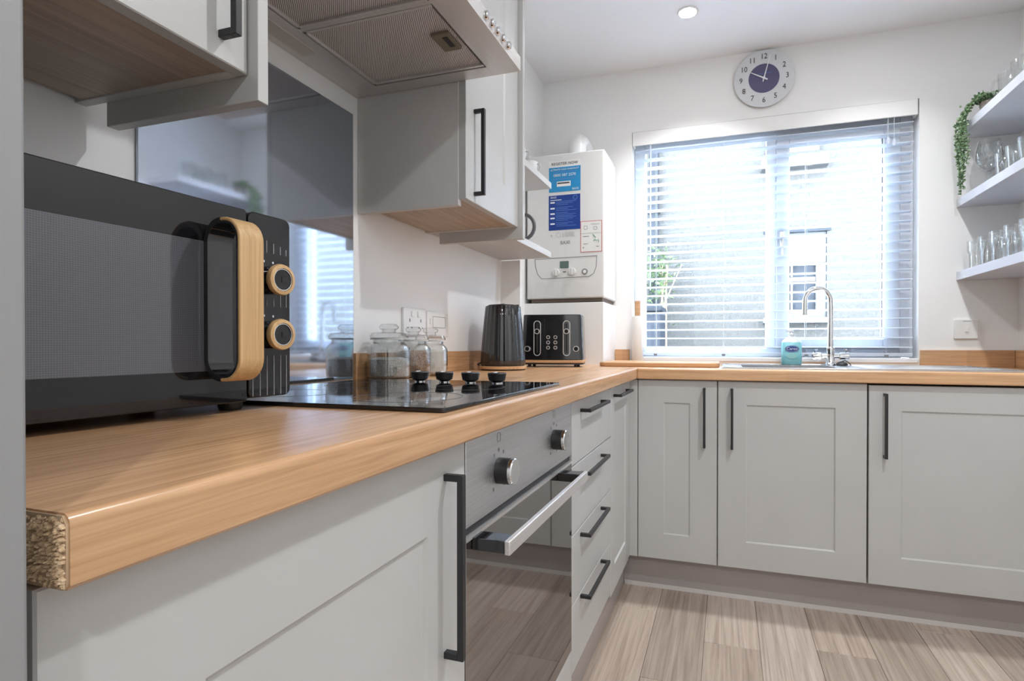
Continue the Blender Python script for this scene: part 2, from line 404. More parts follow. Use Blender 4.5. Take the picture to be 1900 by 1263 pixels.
# ------------------------------------------------------------------ venetian blind
bl = thing('venetian_blind', 'white horizontal slat venetian blind hanging open in the window recess', 'blind', (1.115, 2.875, 0.955))
BX0, BX1, BY = 0.492, 1.738, 2.878
MB().box(BX0, BX1, BY - 0.025, BY + 0.025, 2.045, 2.088).build('headrail', 'slat', bl, bevel=0.002)
vl = MB(); vl.box(BX0 - 0.008, BX1 + 0.008, BY - 0.038, BY - 0.030, 2.020, 2.090); vl.box(BX0 - 0.008, BX0, BY - 0.030, BY + 0.01, 2.020, 2.09); vl.box(BX1, BX1 + 0.008, BY - 0.030, BY + 0.01, 2.020, 2.09)
vl.build('valance', M['wall'], bl, bevel=0.002)
NS = 24; ZS0, PIT = 0.992, 0.0437
pr = []
for i in range(7):
    t = -1 + 2 * i / 6; pr.append((BY + 0.025 * t, 0.0035 * (1 - t * t)))
prof = pr + [(a, b - 0.0026) for a, b in reversed(pr)]
sm = None
for i in range(NS):
    z = ZS0 + i * PIT
    if sm is None:
        o = MB().prism([(a, b + z) for a, b in prof], 'x', BX0 + 0.004, BX1 - 0.004).build('slat', 'slat', bl); sm = o
    else:
        o = sm.copy(); COL.objects.link(o); o.parent = bl; o.location = (0, 0, i * PIT)
MB().box(BX0 + 0.004, BX1 - 0.004, BY - 0.025, BY + 0.025, 0.950, 0.966).build('bottom_rail', 'slat', bl, bevel=0.003)
for x in (0.60, 0.93, 1.30, 1.63):
    c = MB()
    for dy in (-0.027, 0.027): c.tube([(x, BY + dy, 0.955), (x, BY + dy, 2.05)], 0.0008, 5)
    c.build('ladder_cord', 'slat', bl)
    MB().box(x - 0.008, x + 0.008, BY - 0.030, BY - 0.024, 0.949, 0.958).build('cord_plug', M['grey_print'], bl)
MB().tube([(0.575, BY - 0.032, 2.03), (0.574, BY - 0.034, 1.28)], 0.0038, 8).build('tilt_wand', 'slat', bl)
for x, zz in ((1.632, 1.93), (1.655, 1.92)):
    c = MB().tube([(x, BY - 0.033, 2.03), (x, BY - 0.034, zz)], 0.0012, 5); c.lathe([(0.0, 0.0), (0.007, 0.003), (0.008, 0.02), (0.003, 0.034), (0, 0.035)], (x, BY - 0.034, zz - 0.03), 10)
    c.build('pull_cord', 'slat', bl)

# ------------------------------------------------------------------ outdoors
struct(MB().box(-6, 9, YW + 0.25, 14, -0.35, -0.25).build('ground', M['pebble']))
nh = thing('neighbour_house', 'grey pebbledash house wall with a white framed window seen through the blind', 'house', (1.4, 5.5, -0.25))
NX0, NX1, NZ0, NZ1 = 1.30, 1.80, 1.25, 2.03
w = MB(); w.box(-4, NX0, 5.5, 5.75, -0.25, 3.2); w.box(NX1, 7.5, 5.5, 5.75, -0.25, 3.2); w.box(NX0, NX1, 5.5, 5.75, -0.25, NZ0); w.box(NX0, NX1, 5.5, 5.75, NZ1, 3.2)
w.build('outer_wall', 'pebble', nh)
f = MB(); f.box(NX0, NX0 + 0.06, 5.52, 5.6, NZ0 + 0.075, 1.75); f.box(NX1 - 0.085, NX1, 5.52, 5.6, NZ0 + 0.075, 1.75); f.box(NX0, NX1, 5.52, 5.6, NZ0, NZ0 + 0.075); f.box(NX0, NX1, 5.52, 5.6, 1.75, NZ1)
f.box(NX0 + 0.06, NX1 - 0.085, 5.53, 5.58, 1.585, 1.625); f.box(1.503, 1.523, 5.53, 5.58, NZ0 + 0.075, 1.585); f.box(1.503, 1.523, 5.53, 5.58, 1.625, 1.75)
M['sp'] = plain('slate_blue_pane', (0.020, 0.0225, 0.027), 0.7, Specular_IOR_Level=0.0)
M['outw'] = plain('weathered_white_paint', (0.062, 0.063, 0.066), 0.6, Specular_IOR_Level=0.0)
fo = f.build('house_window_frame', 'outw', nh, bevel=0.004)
for a, b in ((NX0 + 0.06, 1.503), (1.523, NX1 - 0.085)):
    for z0, z1 in ((NZ0 + 0.075, 1.585), (1.625, 1.75)):
        MB().box(a, b, 5.56, 5.565, z0, z1).build('house_window_pane', M['sp'], fo)
MB().box(NX0 - 0.04, NX1 + 0.03, 5.40, 5.52, NZ0 - 0.05, NZ0).build('house_window_sill', 'outw', nh, bevel=0.006)
MB().box(NX0 - 0.03, NX1 + 0.03, 5.485, 5.51, NZ1, NZ1 + 0.05).build('house_window_lintel', M['sp'], nh, bevel=0.004)
u = MB(); u.box(NX0 - 0.06, 1.80, 5.38, 5.52, 2.60, 2.70); u.box(NX0, 1.73, 5.44, 5.52, 2.74, 3.19)
u.build('upper_window', 'outw', nh, bevel=0.006)
dp = thing('drainpipe', 'dark grey drainpipe on the neighbouring wall at the left edge of the window', 'drainpipe', (0.27, 5.43, -0.25))
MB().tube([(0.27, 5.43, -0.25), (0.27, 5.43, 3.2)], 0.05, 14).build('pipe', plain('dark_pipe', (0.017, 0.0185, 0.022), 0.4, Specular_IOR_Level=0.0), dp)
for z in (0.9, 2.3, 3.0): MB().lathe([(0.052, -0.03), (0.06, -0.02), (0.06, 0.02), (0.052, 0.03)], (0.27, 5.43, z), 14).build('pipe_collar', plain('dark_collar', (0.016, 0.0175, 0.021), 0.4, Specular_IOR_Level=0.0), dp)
bn = thing('wheelie_bin', 'slate blue bin standing outside the window at its lower left corner', 'bin', (0.23, 4.80, -0.25))
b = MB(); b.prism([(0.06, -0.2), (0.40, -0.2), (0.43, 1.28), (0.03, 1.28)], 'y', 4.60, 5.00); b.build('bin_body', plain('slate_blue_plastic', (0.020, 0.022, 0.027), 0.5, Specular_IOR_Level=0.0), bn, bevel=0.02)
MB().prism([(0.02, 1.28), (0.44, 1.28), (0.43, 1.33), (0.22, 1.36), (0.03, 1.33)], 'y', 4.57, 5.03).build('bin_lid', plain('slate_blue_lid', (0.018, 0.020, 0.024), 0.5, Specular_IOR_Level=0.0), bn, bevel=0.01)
for sx in (0.08, 0.38): MB().lathe([(0, -0.03), (0.08, -0.03), (0.09, 0), (0.08, 0.03), (0, 0.03)], (0, 0, 0), 16, axis_mat((sx, 4.95, -0.16), (1, 0, 0))).build('bin_wheel', 'black', bn)
sh = thing('shrub', 'bright green leafy shrub outside, low at the left of the window', 'shrub', (0.42, 5.3, -0.25))
lv = MB(); rnd = random.Random(3)
for i in range(260):
    c = Vector((0.34 + rnd.gauss(0, 0.07), 5.26 + max(-.09, min(.07, rnd.gauss(0, 0.04))), 1.66 + rnd.gauss(0, 0.13))); r = rnd.uniform(0.02, 0.04)
    mt = Matrix.Translation(c) @ Matrix.Rotation(rnd.uniform(0, 6.28), 4, Vector((rnd.gauss(0, 1), rnd.gauss(0, 1), rnd.gauss(0, 1))).normalized())
    lv.add([(-r, 0, 0), (0, -r * .45, .004), (r, 0, 0), (0, r * .45, .004), (0, 0, -0.003)], [(0, 1, 2, 3), (0, 4, 1), (1, 4, 2), (2, 4, 3), (3, 4, 0)], mt)
lv.build('foliage', plain('bright_leaf', (0.05, 0.07, 0.035), 0.6, Specular_IOR_Level=0.0, var=0.3, scale=20), sh, kind='stuff', flat=True)
st = MB()
for i in range(6): st.tube([(0.40 + rnd.uniform(-.04, .04), 5.27, -0.25), (0.40 + rnd.gauss(0, .06), 5.27, 1.2), (0.40 + rnd.gauss(0, .09), 5.27, 1.75)], [0.012, 0.008, 0.004], 6)
st.build('stem', plain('twig', (0.16, 0.11, 0.07), 0.8), sh)

# ------------------------------------------------------------------ ceiling downlights
def downlight(x, y, label, group=None, watts=LAMP_W, spread=180):
    t = thing('downlight', label, 'ceiling light', (x, y, ZC), group=group)
    MB().lathe([(0.034, 0.0), (0.043, 0.0), (0.045, -0.003), (0.043, -0.006), (0.036, -0.005), (0.034, 0.0)], (x, y, ZC), 32).build('bezel', 'white', t)
    MB().lathe([(0, -0.002), (0.0335, -0.002), (0.0335, -0.0005), (0, -0.0005)], (x, y, ZC), 24).build('lens', M['lampglow'], t)
    l = bpy.data.lights.new('downlight_beam', 'AREA'); l.shape = 'DISK'; l.size = 0.066; l.energy = watts; l.color = (0.965, 0.985, 1.0); l.spread = R(spread)
    o = bpy.data.objects.new('downlight_beam', l); COL.objects.link(o); o.parent = t; o.location = (0, 0, -0.008)
M['lampglow'] = glow('lamp_lens', (1.0, 0.96, 0.9), 25)
downlight(0.785, 2.422, 'small round recessed downlight glowing in the ceiling left of the clock', watts=LAMP_W * 0.42, spread=112)
for x, y in ((1.55, 2.422), (1.55, 1.21), (1.62, 0.15), (1.50, -0.87), (0.785, -1.0)):  # unseen lamps; some follow cast shadows, others are added to light the room
    downlight(x, y, 'unseen round recessed ceiling downlight outside the edges of the picture', 'downlights beyond the picture', LAMP_W * (0.20 if y > 2 else 0.15 if abs(y - 0.15) < 0.01 else 0.82 if y < 0 else 1.0), 112 if y > 2 else 180)
# ================================================================== WORKTOPS
def front_profile(a_back, a_front, rad=0.006, n=4):
    s = 1 if a_front > a_back else -1
    pts = [(a_back, ZB), (a_front - s * 0.003, ZB), (a_front, ZB + 0.003)]
    for i in range(n + 1):
        t = R(90 * i / n); pts.append((a_front - s * rad + s * rad * math.cos(t), ZT - rad + rad * math.sin(t)))
    return pts + [(a_back, ZT)]
wl = thing('worktop', 'oak block effect worktop on the cooker run with a raw cut end', 'worktop', (0.3, 0.222, ZB))
MB().prism(front_profile(0.0, XW), 'y', 0.2255, YW).build('slab', 'top', wl)
ch = MB(); rnd = random.Random(11)
core = [(0.0, ZB + 0.0006), (XW - 0.003, ZB + 0.0006), (XW - 0.0008, ZB + 0.004), (XW - 0.0008, ZT - 0.006), (XW - 0.004, ZT - 0.0012), (0.0, ZT - 0.0012)]
MB().prism(core, 'y', 0.2240, 0.2256).build('core_board', plain('dark_chip_gap', (0.50, 0.35, 0.22), 0.95), wl)
for i in range(760):
    x = rnd.uniform(0.515, XW - 0.0015); z = rnd.uniform(ZB + 0.002, ZT - 0.003); L = rnd.uniform(0.0010, 0.0024); H = rnd.uniform(0.0006, 0.0013); D = rnd.uniform(0.0010, 0.0030)
    ed = abs(z - (ZB + ZT) / 2) / ((ZT - ZB) / 2)
    if ed > 0.75: L *= 0.6; D *= 0.5
    mt = Matrix.Translation((min(x, XW - 0.0008 - L), 0.2242, z)) @ Matrix.Rotation(rnd.gauss(0, 0.45), 4, 'Y') @ Matrix.Rotation(rnd.gauss(0, 0.3), 4, 'Z')
    ch.add([(-L, 0, -H), (L * .8, 0, -H * 1.1), (L, 0, H), (-L * .7, 0, H * 1.1), (-L * .5, -D, -H * .5), (L * .5, -D, -H * .4), (L * .55, -D * .8, H * .5), (-L * .45, -D, H * .4)],
           [(0, 3, 2, 1), (4, 5, 6, 7), (0, 1, 5, 4), (1, 2, 6, 5), (2, 3, 7, 6), (3, 0, 4, 7)], mt)
ch.build('chipboard_core', 'chip', wl, kind='stuff', flat=True)['label'] = 'raw chipboard core at the cut end'
wk = thing('worktop', 'oak block effect worktop under the window holding the sink', 'worktop', (1.36, 2.55, ZB))
HX0, HX1, HY0, HY1 = 1.00, 1.36, 2.375, 2.695
w = MB(); w.prism(front_profile(HY0, YF), 'x', XW + 0.0012, XR - 0.001)
w.box(XW + 0.0012, HX0, HY0, HY1, ZB, ZT); w.box(HX1, XR - 0.001, HY0, HY1, ZB, ZT); w.box(XW + 0.0012, XR - 0.001, HY1, YW - 0.001, ZB, ZT)
w.build('slab', 'topx', wk)
# upstands
def upstand(x0, x1, y0, y1, label, axis):
    o = MB().box(x0, x1, y0, y1, ZT, 0.980).build('upstand', 'topx' if axis == 'x' else 'top', bevel=0.0015, loc=((x0 + x1) / 2, (y0 + y1) / 2, ZT))
    return tag(o, label, 'upstand')
upstand(0.0005, 0.013, 1.246, 2.261, 'low oak upstand along the left wall behind the jars and kettle', 'y')
upstand(0.396, 0.470, YW - 0.014, YW - 0.0005, 'short oak upstand between the boiler boxing and the window', 'x')
upstand(1.757, XR - 0.015, YW - 0.014, YW - 0.0005, 'oak upstand on the back wall below the switch plate', 'x')
upstand(XR - 0.014, XR - 0.0005, 2.25, YW - 0.002, 'oak upstand along the right hand wall in the corner', 'y')
# glass splashback
sp = MB().box(0.0005, 0.0065, 0.684, 1.243, ZT + 0.004, 1.610).build('splashback', 'splash', bevel=0.0008, loc=(0.003, 0.96, ZT))
tag(sp, 'tall blue grey glass splashback behind the hob', 'splashback')

# ================================================================== UNITS
def mapper(run, front):
    """(a along the run, d outwards from the door front, z) -> world"""
    return (lambda a, d, z: (front + d, a, z)) if run == 'L' else (lambda a, d, z: (a, front - d, z))
def bx(mb, mp, a0, a1, d0, d1, z0, z1):
    p, q = mp(a0, d0, z0), mp(a1, d1, z1); return mb.box(p[0], q[0], p[1], q[1], z0, z1)
def shaker(mp, a0, a1, z0, z1, rail=0.102, thick=0.02, dep=0.005, chf=0.005, top=0.09, low=0.102):
    mb = MB(); vs = []
    def rect(s, t, l, d): return [mp(a0 + s, d, z0 + l), mp(a1 - s, d, z0 + l), mp(a1 - s, d, z1 - t), mp(a0 + s, d, z1 - t)]
    e = 0.0015
    rings = [rect(0, 0, 0, -thick), rect(0, 0, 0, -e), rect(e, e, e, 0), rect(rail, top, low, 0), rect(rail + chf, top + chf, low + chf, -dep)]
    for r in rings: vs += r
    fs = [(3, 2, 1, 0)]
    for k in range(len(rings) - 1):
        for i in range(4):
            j = (i + 1) % 4; fs.append((4 * k + i, 4 * k + j, 4 * k + 4 + j, 4 * k + 4 + i))
    b = 4 * (len(rings) - 1); fs.append((b, b + 1, b + 2, b + 3))
    return mb.add(vs, fs)
def slab(mp, a0, a1, z0, z1, thick=0.02):
    return bx(MB(), mp, a0, a1, -thick, 0, z0, z1)
def bar(mp, a, z, length, vertical=True, out=0.030, t=0.0095):
    mb = MB(); h = t / 2
    if vertical:
        bx(mb, mp, a - h, a + h, out - t, out, z, z + length)
        bx(mb, mp, a - h, a + h, 0, out - t, z, z + t); bx(mb, mp, a - h, a + h, 0, out - t, z + length - t, z + length)
    else:
        bx(mb, mp, a, a + length, out - t, out, z - h, z + h)
        bx(mb, mp, a, a + t, 0, out - t, z - h, z + h); bx(mb, mp, a + length - t, a + length, 0, out - t, z - h, z + h)
    return mb
def carcass(mp, a0, a1, z0, z1, depth, thick=0.02, t=0.016, back=True):
    mb = MB(); d1 = -thick - 0.001; d0 = -thick - depth
    bx(mb, mp, a0, a0 + t, d0, d1, z0, z1); bx(mb, mp, a1 - t, a1, d0, d1, z0, z1)
    bx(mb, mp, a0 + t, a1 - t, d0, d1, z0, z0 + t); bx(mb, mp, a0 + t, a1 - t, d1 - 0.08, d1, z1 - t, z1)
    if back: bx(mb, mp, a0 + t, a1 - t, d0, d0 + 0.006, z0 + t, z1)
    return mb
mL, mB = mapper('L', XD), mapper('B', YB)
DT = ZB - 0.004
def base_unit(run, a0, a1, label, hd=None, name='base_cabinet', **kw):
    mp = mL if run == 'L' else mB
    c = mp((a0 + a1) / 2, -0.28, ZP); t = thing(name, label, 'cabinet', c)
    carcass(mp, a0, a1, ZP + 0.003, ZB - 0.001, 0.50).build('carcass', 'carc', t)
    d = shaker(mp, a0 + 0.0015, a1 - 0.0015, ZP, DT, **kw).build('door', 'door', t)
    if hd: bar(mp, *hd).build('handle', 'black', d, bevel=0.0008)
    return t
base_unit('L', 0.224, 0.7690, 'wide base cabinet with a shaker door at the cut end of the worktop', (0.7065, 0.563, 0.258), rail=0.108, top=0.1125)
base_unit('L', 1.8720, 2.2230, 'corner base cabinet with a slim shaker door right of the drawers', (1.912, 0.8255, 0.255, False), rail=0.062, low=0.09)
base_unit('B', 0.6000, 0.9105, 'narrowest base cabinet below the chopping board', (0.862, 0.600, 0.234))
base_unit('B', 0.9118, 1.4300, 'base cabinet with a wide shaker door below the soap bottle', (0.9645, 0.600, 0.234))
t = thing('appliance_front', 'shaker appliance door at the far right below the draining board', 'appliance door', (1.73, 2.55, ZP))
MB().box(1.440, 2.040, YB + 0.024, YW - 0.06, ZP + 0.003, ZB - 0.008).build('appliance_body', M['carc'], t)
d = shaker(mB, 1.4345, 2.040, ZP, DT - 0.004).build('door', 'door', t)
bar(mB, 1.484, 0.597, 0.232).build('handle', 'black', d, bevel=0.0008)
tag(MB().box(2.042, XR - 0.0005, YB, YB + 0.02, ZP, DT).build('filler_panel', 'door', loc=(2.078, YB + 0.01, ZP)), 'narrow filler panel between the appliance door and the right wall', 'filler')
cp = MB().box(XD - 0.02, 0.5988, YB, YB + 0.018, ZP, DT); cp.box(XD - 0.02, XD - 0.002, 2.2245, YB, ZP, DT)
tag(cp.build('corner_post', 'door', loc=(XD, YB, ZP), bevel=0.001), 'narrow upright corner post where the two cabinet runs meet', 'corner post')
# drawers
t = thing('drawer_unit', 'four drawer base unit right of the oven', 'drawer unit', (0.3, 1.62, ZP))
carcass(mL, 1.3705, 1.8710, ZP + 0.003, ZB - 0.001, 0.50).build('carcass', 'carc', t)
for i in range(4):
    z1 = DT - i * 0.179 - (0.0 if i == 0 else 0.0); z0 = max(ZP, 0.867 - 0.179 * (i + 1) + 0.003)
    d = slab(mL, 1.3715, 1.8695, z0, z1 if i == 0 else 0.867 - 0.179 * i).build('drawer', 'door', t, bevel=0.0015)
    bar(mL, 1.455, [0.8255, 0.6555, 0.489, 0.322][i], 0.262, False).build('handle', 'black', d, bevel=0.0008)
# oven
OV0, OV1 = 0.7710, 1.3690
t = thing('oven', 'built in stainless steel electric oven with a dark glass door', 'oven', (0.3, 1.07, 0.2))
bx(MB(), mL, OV0 + 0.02, OV1 - 0.02, -0.53, -0.022, 0.215, 0.855).build('oven_body', M['steelp'], t)
cpn = bx(MB(), mL, OV0, OV1, -0.022, 0.0, 0.722, ZB - 0.006).build('control_panel', 'steelp', t, bevel=0.001)
for y, z in ((0.898, 0.784), (1.216, 0.786)):
    k = MB().lathe([(0, 0), (0.0225, 0), (0.0225, 0.024), (0.0, 0.024)], (0, 0, 0), 32, axis_mat((XD, y, z), (1, 0, 0))).build('knob', M['black'], t, bevel=0.001)
    MB().lathe([(0, 0.0241), (0.0228, 0.0241), (0.0228, 0.029), (0.021, 0.031), (0, 0.031)], (0, 0, 0), 32, axis_mat((XD, y, z), (1, 0, 0))).build('knob_cap', 'chrome', k)
    mk = MB()
    for i in range(9):
        a = R(-140 + 35 * i); yy, zz = y + 0.036 * math.sin(a), z + 0.036 * math.cos(a)
        if zz < 0.732: continue
        mk.box(XD + 0.0001, XD + 0.0005, yy - 0.0022, yy + 0.0022, zz - 0.003, zz + 0.003)
    mk.strip([(y + q[0], z + q[1]) for q in rrect(-0.007, 0.007, 0.050, 0.066, 0.003, 3)], [(y + q[0], z + q[1]) for q in rrect(-0.0062, 0.0062, 0.0508, 0.0652, 0.0025, 3)], 'x', XD + 0.0001, XD + 0.0004, closed=True)
    mk.build('printed_symbols', 'grey_print', cpn, kind='stuff')
bx(MB(), mL, OV0, OV1, -0.022, -0.006, 0.708, 0.7215).build('vent_slot', 'black', t)
dg = bx(MB(), mL, OV0, OV1, -0.022, 0.0, 0.222, 0.706).build('oven_door', 'ovenglass', t, bevel=0.001)
bx(MB(), mL, OV0, OV1, -0.020, 0.0012, 0.701, 0.7065).build('door_trim', 'steel', dg)
for y in (0.808, 1.262): bx(MB(), mL, y - 0.017, y + 0.017, 0.0006, 0.055, 0.684, 0.703).build('handle_bracket', 'blackgloss', dg, bevel=0.001)
bx(MB(), mL, 0.790, 1.282, 0.055, 0.064, 0.682, 0.704).build('handle', 'steel', dg, bevel=0.0015)
tag(bx(MB(), mL, OV0, OV1, -0.02, 0.0, ZP, 0.218).build('filler_panel', 'door', loc=(XD, 1.07, ZP), bevel=0.001), 'white filler strip below the oven', 'filler')
# plinths
pz = thing('plinth', 'glossy greige plinth under the cabinets of the window run', 'plinth', (1.3, 2.31, 0))
MB().box(0.5362, XR - 0.001, YB + 0.045, YB + 0.060, 0.004, ZP + 0.002).build('board', 'plinth', pz)
MB().box(0.5385, XR - 0.001, YB + 0.0415, YB + 0.045, 0.0, 0.016).build('seal_strip', 'sealstrip', pz)
pz = thing('plinth', 'glossy greige plinth under the oven and drawers', 'plinth', (0.52, 1.2, 0))
MB().box(0.520, 0.5355, 0.236, YB + 0.060, 0.0, ZP + 0.002).build('board', 'plinth', pz)

# ================================================================== WALL UNITS
WZ = 1.370
def wall_unit(y0, y1, label, hy, hz, hl):
    XF = 0.322; mp = mapper('L', XF); t = thing('wall_cabinet', label, 'cabinet', (0.16, (y0 + y1) / 2, WZ))
    pe = 0.018; mb = MB()
    mb.box(0.001, XF - 0.021, y0, y0 + 0.016, WZ - 0.016, 2.26); mb.box(0.001, XF - 0.021, y1 - pe - 0.016, y1 - pe - 0.0005, WZ, 2.26)
    mb.box(0.001, XF - 0.021, y0, y1 - pe - 0.001, 2.244, 2.26); mb.box(0.001, 0.008, y0 + 0.016, y1 - pe - 0.016, WZ + 0.01, 2.244)
    mb.build('carcass', 'carc', t)
    MB().box(0.016, XF - 0.021, y0 + 0.016, y1 - pe - 0.016, WZ + 0.002, WZ + 0.018).build('bottom_panel', 'under', t)
    MB().box(0.045, XF + 0.016, y1 - pe, y1, WZ - 0.036, 2.262).build('end_panel', 'door', t, bevel=0.001)
    d = shaker(mp, y0 + 0.002, y1 - pe - 0.002, WZ, 2.262).build('door', 'door', t)
    bar(mp, hy, hz, hl).build('handle', 'black', d, bevel=0.0008)
wall_unit(0.206, 0.628, 'wall cabinet with a shaker door above the microwave', 0.567, 1.397, 0.235)
wall_unit(1.268, 1.650, 'wall cabinet with a shaker door right of the extractor hood', 1.318, 1.388, 0.222)
for z, lb in ((1.374, 'lower of two open shelves between the wall cabinet and boiler, carrying a mug'), (1.668, 'upper of two open shelves between the wall cabinet and boiler, with white cups')):
    tag(MB().box(0.0005, 0.232, 1.6515, 2.260, z, z + 0.025).build('open_shelf', 'door', loc=(0.116, 1.95, z), bevel=0.001), lb, 'shelf')
for z, lb in ((1.283, 'lowest of the three floating shelves on the right wall'), (1.598, 'middle of the three floating shelves on the right wall'), (1.893, 'topmost of the three floating shelves, holding the trailing plant')):
    tag(MB().box(1.893, XR - 0.0005, 2.232, YW - 0.0005, z, z + 0.036).build('floating_shelf', 'shelfw', loc=(2.0, 2.54, z), bevel=0.001), lb, 'shelf')

# ------------------------------------------------------------------ extractor hood
hz0 = 1.662; HY0_, HY1_, HXF = 0.662, 1.2645, 0.470
t = thing('extractor_hood', 'stainless steel extractor hood with mesh filters above the hob', 'extractor hood', (0.24, 0.963, hz0))
rim = MB()
FX0, FX1, FY_0, FY_1 = 0.088, 0.400, 0.705, 1.222
rim.box(0.001, HXF, HY0_, FY_0, hz0, hz0 + 0.034); rim.box(0.001, HXF, FY_1, HY1_, hz0, hz0 + 0.034)
rim.box(0.001, FX0, FY_0, FY_1, hz0, hz0 + 0.034); rim.box(FX1, HXF, FY_0, FY_1, hz0, hz0 + 0.034)
rim.build('canopy_rim', 'steel', t)
py = MB(); b0 = [(0.001, HY0_), (HXF, HY0_), (HXF, HY1_), (0.001, HY1_)]; b1 = [(0.001, 0.83), (0.24, 0.83), (0.24, 1.10), (0.001, 1.10)]
py.add([(x, y, hz0 + 0.034) for x, y in b0] + [(x, y, 1.88) for x, y in b1], [(0, 1, 2, 3), (4, 5, 6, 7)] + [(i, (i + 1) % 4, 4 + (i + 1) % 4, 4 + i) for i in range(4)])
py.build('canopy', 'steel', t)
MB().box(0.001, 0.24, 0.83, 1.10, 1.88, ZC - 0.001).build('chimney', 'steel', t)
for k, (y0, y1) in enumerate(((FY_0 + 0.003, 0.958), (0.970, FY_1 - 0.003))):
    g = MB().box(FX0 + 0.008, FX1 - 0.010, y0 + 0.005, y1 - 0.005, hz0 + 0.006, hz0 + 0.012).build('grease_filter', 'filter', t)
    e = MB()
    e.box(FX0 + 0.002, FX1 - 0.004, y0, y0 + 0.007, hz0 + 0.001, hz0 + 0.013); e.box(FX0 + 0.002, FX1 - 0.004, y1 - 0.007, y1, hz0 + 0.001, hz0 + 0.013)
    e.box(FX0 + 0.002, FX0 + 0.009, y0, y1, hz0 + 0.001, hz0 + 0.013)
    e.build('filter_frame', 'steel', g, bevel=0.001)
    yc = 1.100 if k else 0.83
    a = MB().box(0.340, 0.382, yc - 0.036, yc + 0.030, hz0 - 0.001, hz0 + 0.006).build('filter_latch', M['latch'] if 'latch' in M else plain('bronze_grey_plastic', (0.19, 0.165, 0.12), 0.5), g, bevel=0.001)
    MB().box(0.362, 0.374, yc - 0.024, yc + 0.014, hz0 - 0.0018, hz0 - 0.0008).build('latch_slot', 'black', a)
MB().box(FX0, FX1, 0.959, 0.969, hz0 + 0.002, hz0 + 0.012).build('divider_bar', 'steel', t)
lg = MB().box(0.022, 0.062, 0.885, 1.045, hz0 - 0.0015, hz0 + 0.001).build('light_cover', plain('frosted_light_cover', (0.55, 0.53, 0.49), 0.3), t, bevel=0.001)
for i in range(5):
    y = 1.060 + i * 0.030
    MB().lathe([(0, 0), (0.0085, 0), (0.0085, 0.007), (0.007, 0.009), (0, 0.009)], (0, 0, 0), 16, axis_mat((HXF, y, hz0 + 0.018), (1, 0, 0))).build('push_button', 'chrome', t)
# ------------------------------------------------------------------ hob
M['zr'] = plain('zone_ring', (0.10, 0.10, 0.11), 0.3)
t = thing('hob', 'black ceramic glass hob with four knobs set in the worktop', 'hob', (0.32, 0.965, ZT))
MB().prism(rrect(0.062, 0.578, 0.688, 1.238, 0.006), 'z', ZT + 0.0005, ZT + 0.007).build('glass_plate', 'hobglass', t, bevel=0.0012)
for x, y, r in ((0.20, 0.82, 0.075), (0.20, 1.04, 0.09), (0.44, 0.82, 0.09), (0.44, 1.04, 0.075)):
    MB().strip([(x + r * math.cos(a), y + r * math.sin(a)) for a in [2 * math.pi * i / 48 for i in range(48)]], [(x + (r - .0012) * math.cos(a), y + (r - .0012) * math.sin(a)) for a in [2 * math.pi * i / 48 for i in range(48)]], 'z', ZT + 0.007, ZT + 0.0073, closed=True).build('cooking_zone_ring', M['zr'], t)
for x in (0.253, 0.318, 0.385, 0.451):
    k = MB().lathe([(0, 0.007), (0.011, 0.007), (0.011, 0.0105), (0.0185, 0.014), (0.0215, 0.029), (0.020, 0.031), (0, 0.031)], (x, 1.165, ZT), 28).build('knob', 'black', t)
    MB().lathe([(0.0112, 0.0072), (0.0125, 0.0072), (0.0125, 0.009), (0.0112, 0.009)], (x, 1.165, ZT), 24).build('knob_collar', 'chrome', k)
    MB().box(x - 0.0015, x + 0.0015, 1.147, 1.165, ZT + 0.031, ZT + 0.033).build('pointer', 'whiteprint', k)
# ================================================================== MICROWAVE (local: front at x=0 facing +x, right edge at y=0)
t = thing('microwave', 'black microwave with wood trimmed handle and knobs on the worktop', 'microwave', (0.3085, 0.698, ZT), rotz=-0.069)
MWW, MD = 0.455, 0.262; z0, z1 = 0.014, 0.283
MB().box(-MD, -0.016, -MWW + 0.003, -0.003, z0 + 0.002, z1 - 0.002).build('casing', 'blackgloss', t, bevel=0.004, local=True)
for x in (-0.04, -MD + 0.03):
    for y in (-0.07, -MWW + 0.06): MB().lathe([(0, 0), (0.014, 0), (0.016, 0.004), (0.016, z0 + 0.003), (0, z0 + 0.003)], (x, y, 0.0005), 20).build('foot', 'black', t, local=True)
SE = -0.0735
dr = MB().prism(rrect(-MWW, SE - 0.0012, z0, z1, 0.004, 3), 'x', -0.018, 0.0).build('door', 'blackglass', t, bevel=0.0015, local=True)
MB().prism(rrect(-MWW + 0.045, SE - 0.030, z0 + 0.045, z1 - 0.055, 0.012, 4), 'x', -0.004, 0.0006).build('door_window', 'micglass', dr, local=True)
cpn = MB().prism(rrect(SE + 0.0012, 0.0, z0 + 0.004, z1, 0.010, 4), 'x', -0.018, 0.0).build('control_panel', 'blackglass', t, bevel=0.0015, local=True)
ln = MB()
for i, y in enumerate((-0.066, -0.054, -0.042, -0.030, -0.018, -0.0075)):
    ln.box(0.0, 0.0005, y - 0.0005, y + 0.0005, z0 + 0.006, 0.078 if i else 0.060)
    ln.box(0.0, 0.0005, y - 0.0005, y + 0.0005, 0.150, 0.162 if i < 4 else 0.175); ln.box(0.0, 0.0005, y - 0.0005, y + 0.0005, 0.228, 0.252 - 0.003 * i)
ln.build('printed_lines', plain('pale_line_print', (0.30, 0.30, 0.31), 0.5), cpn, local=True, kind='stuff')
KY = -0.040
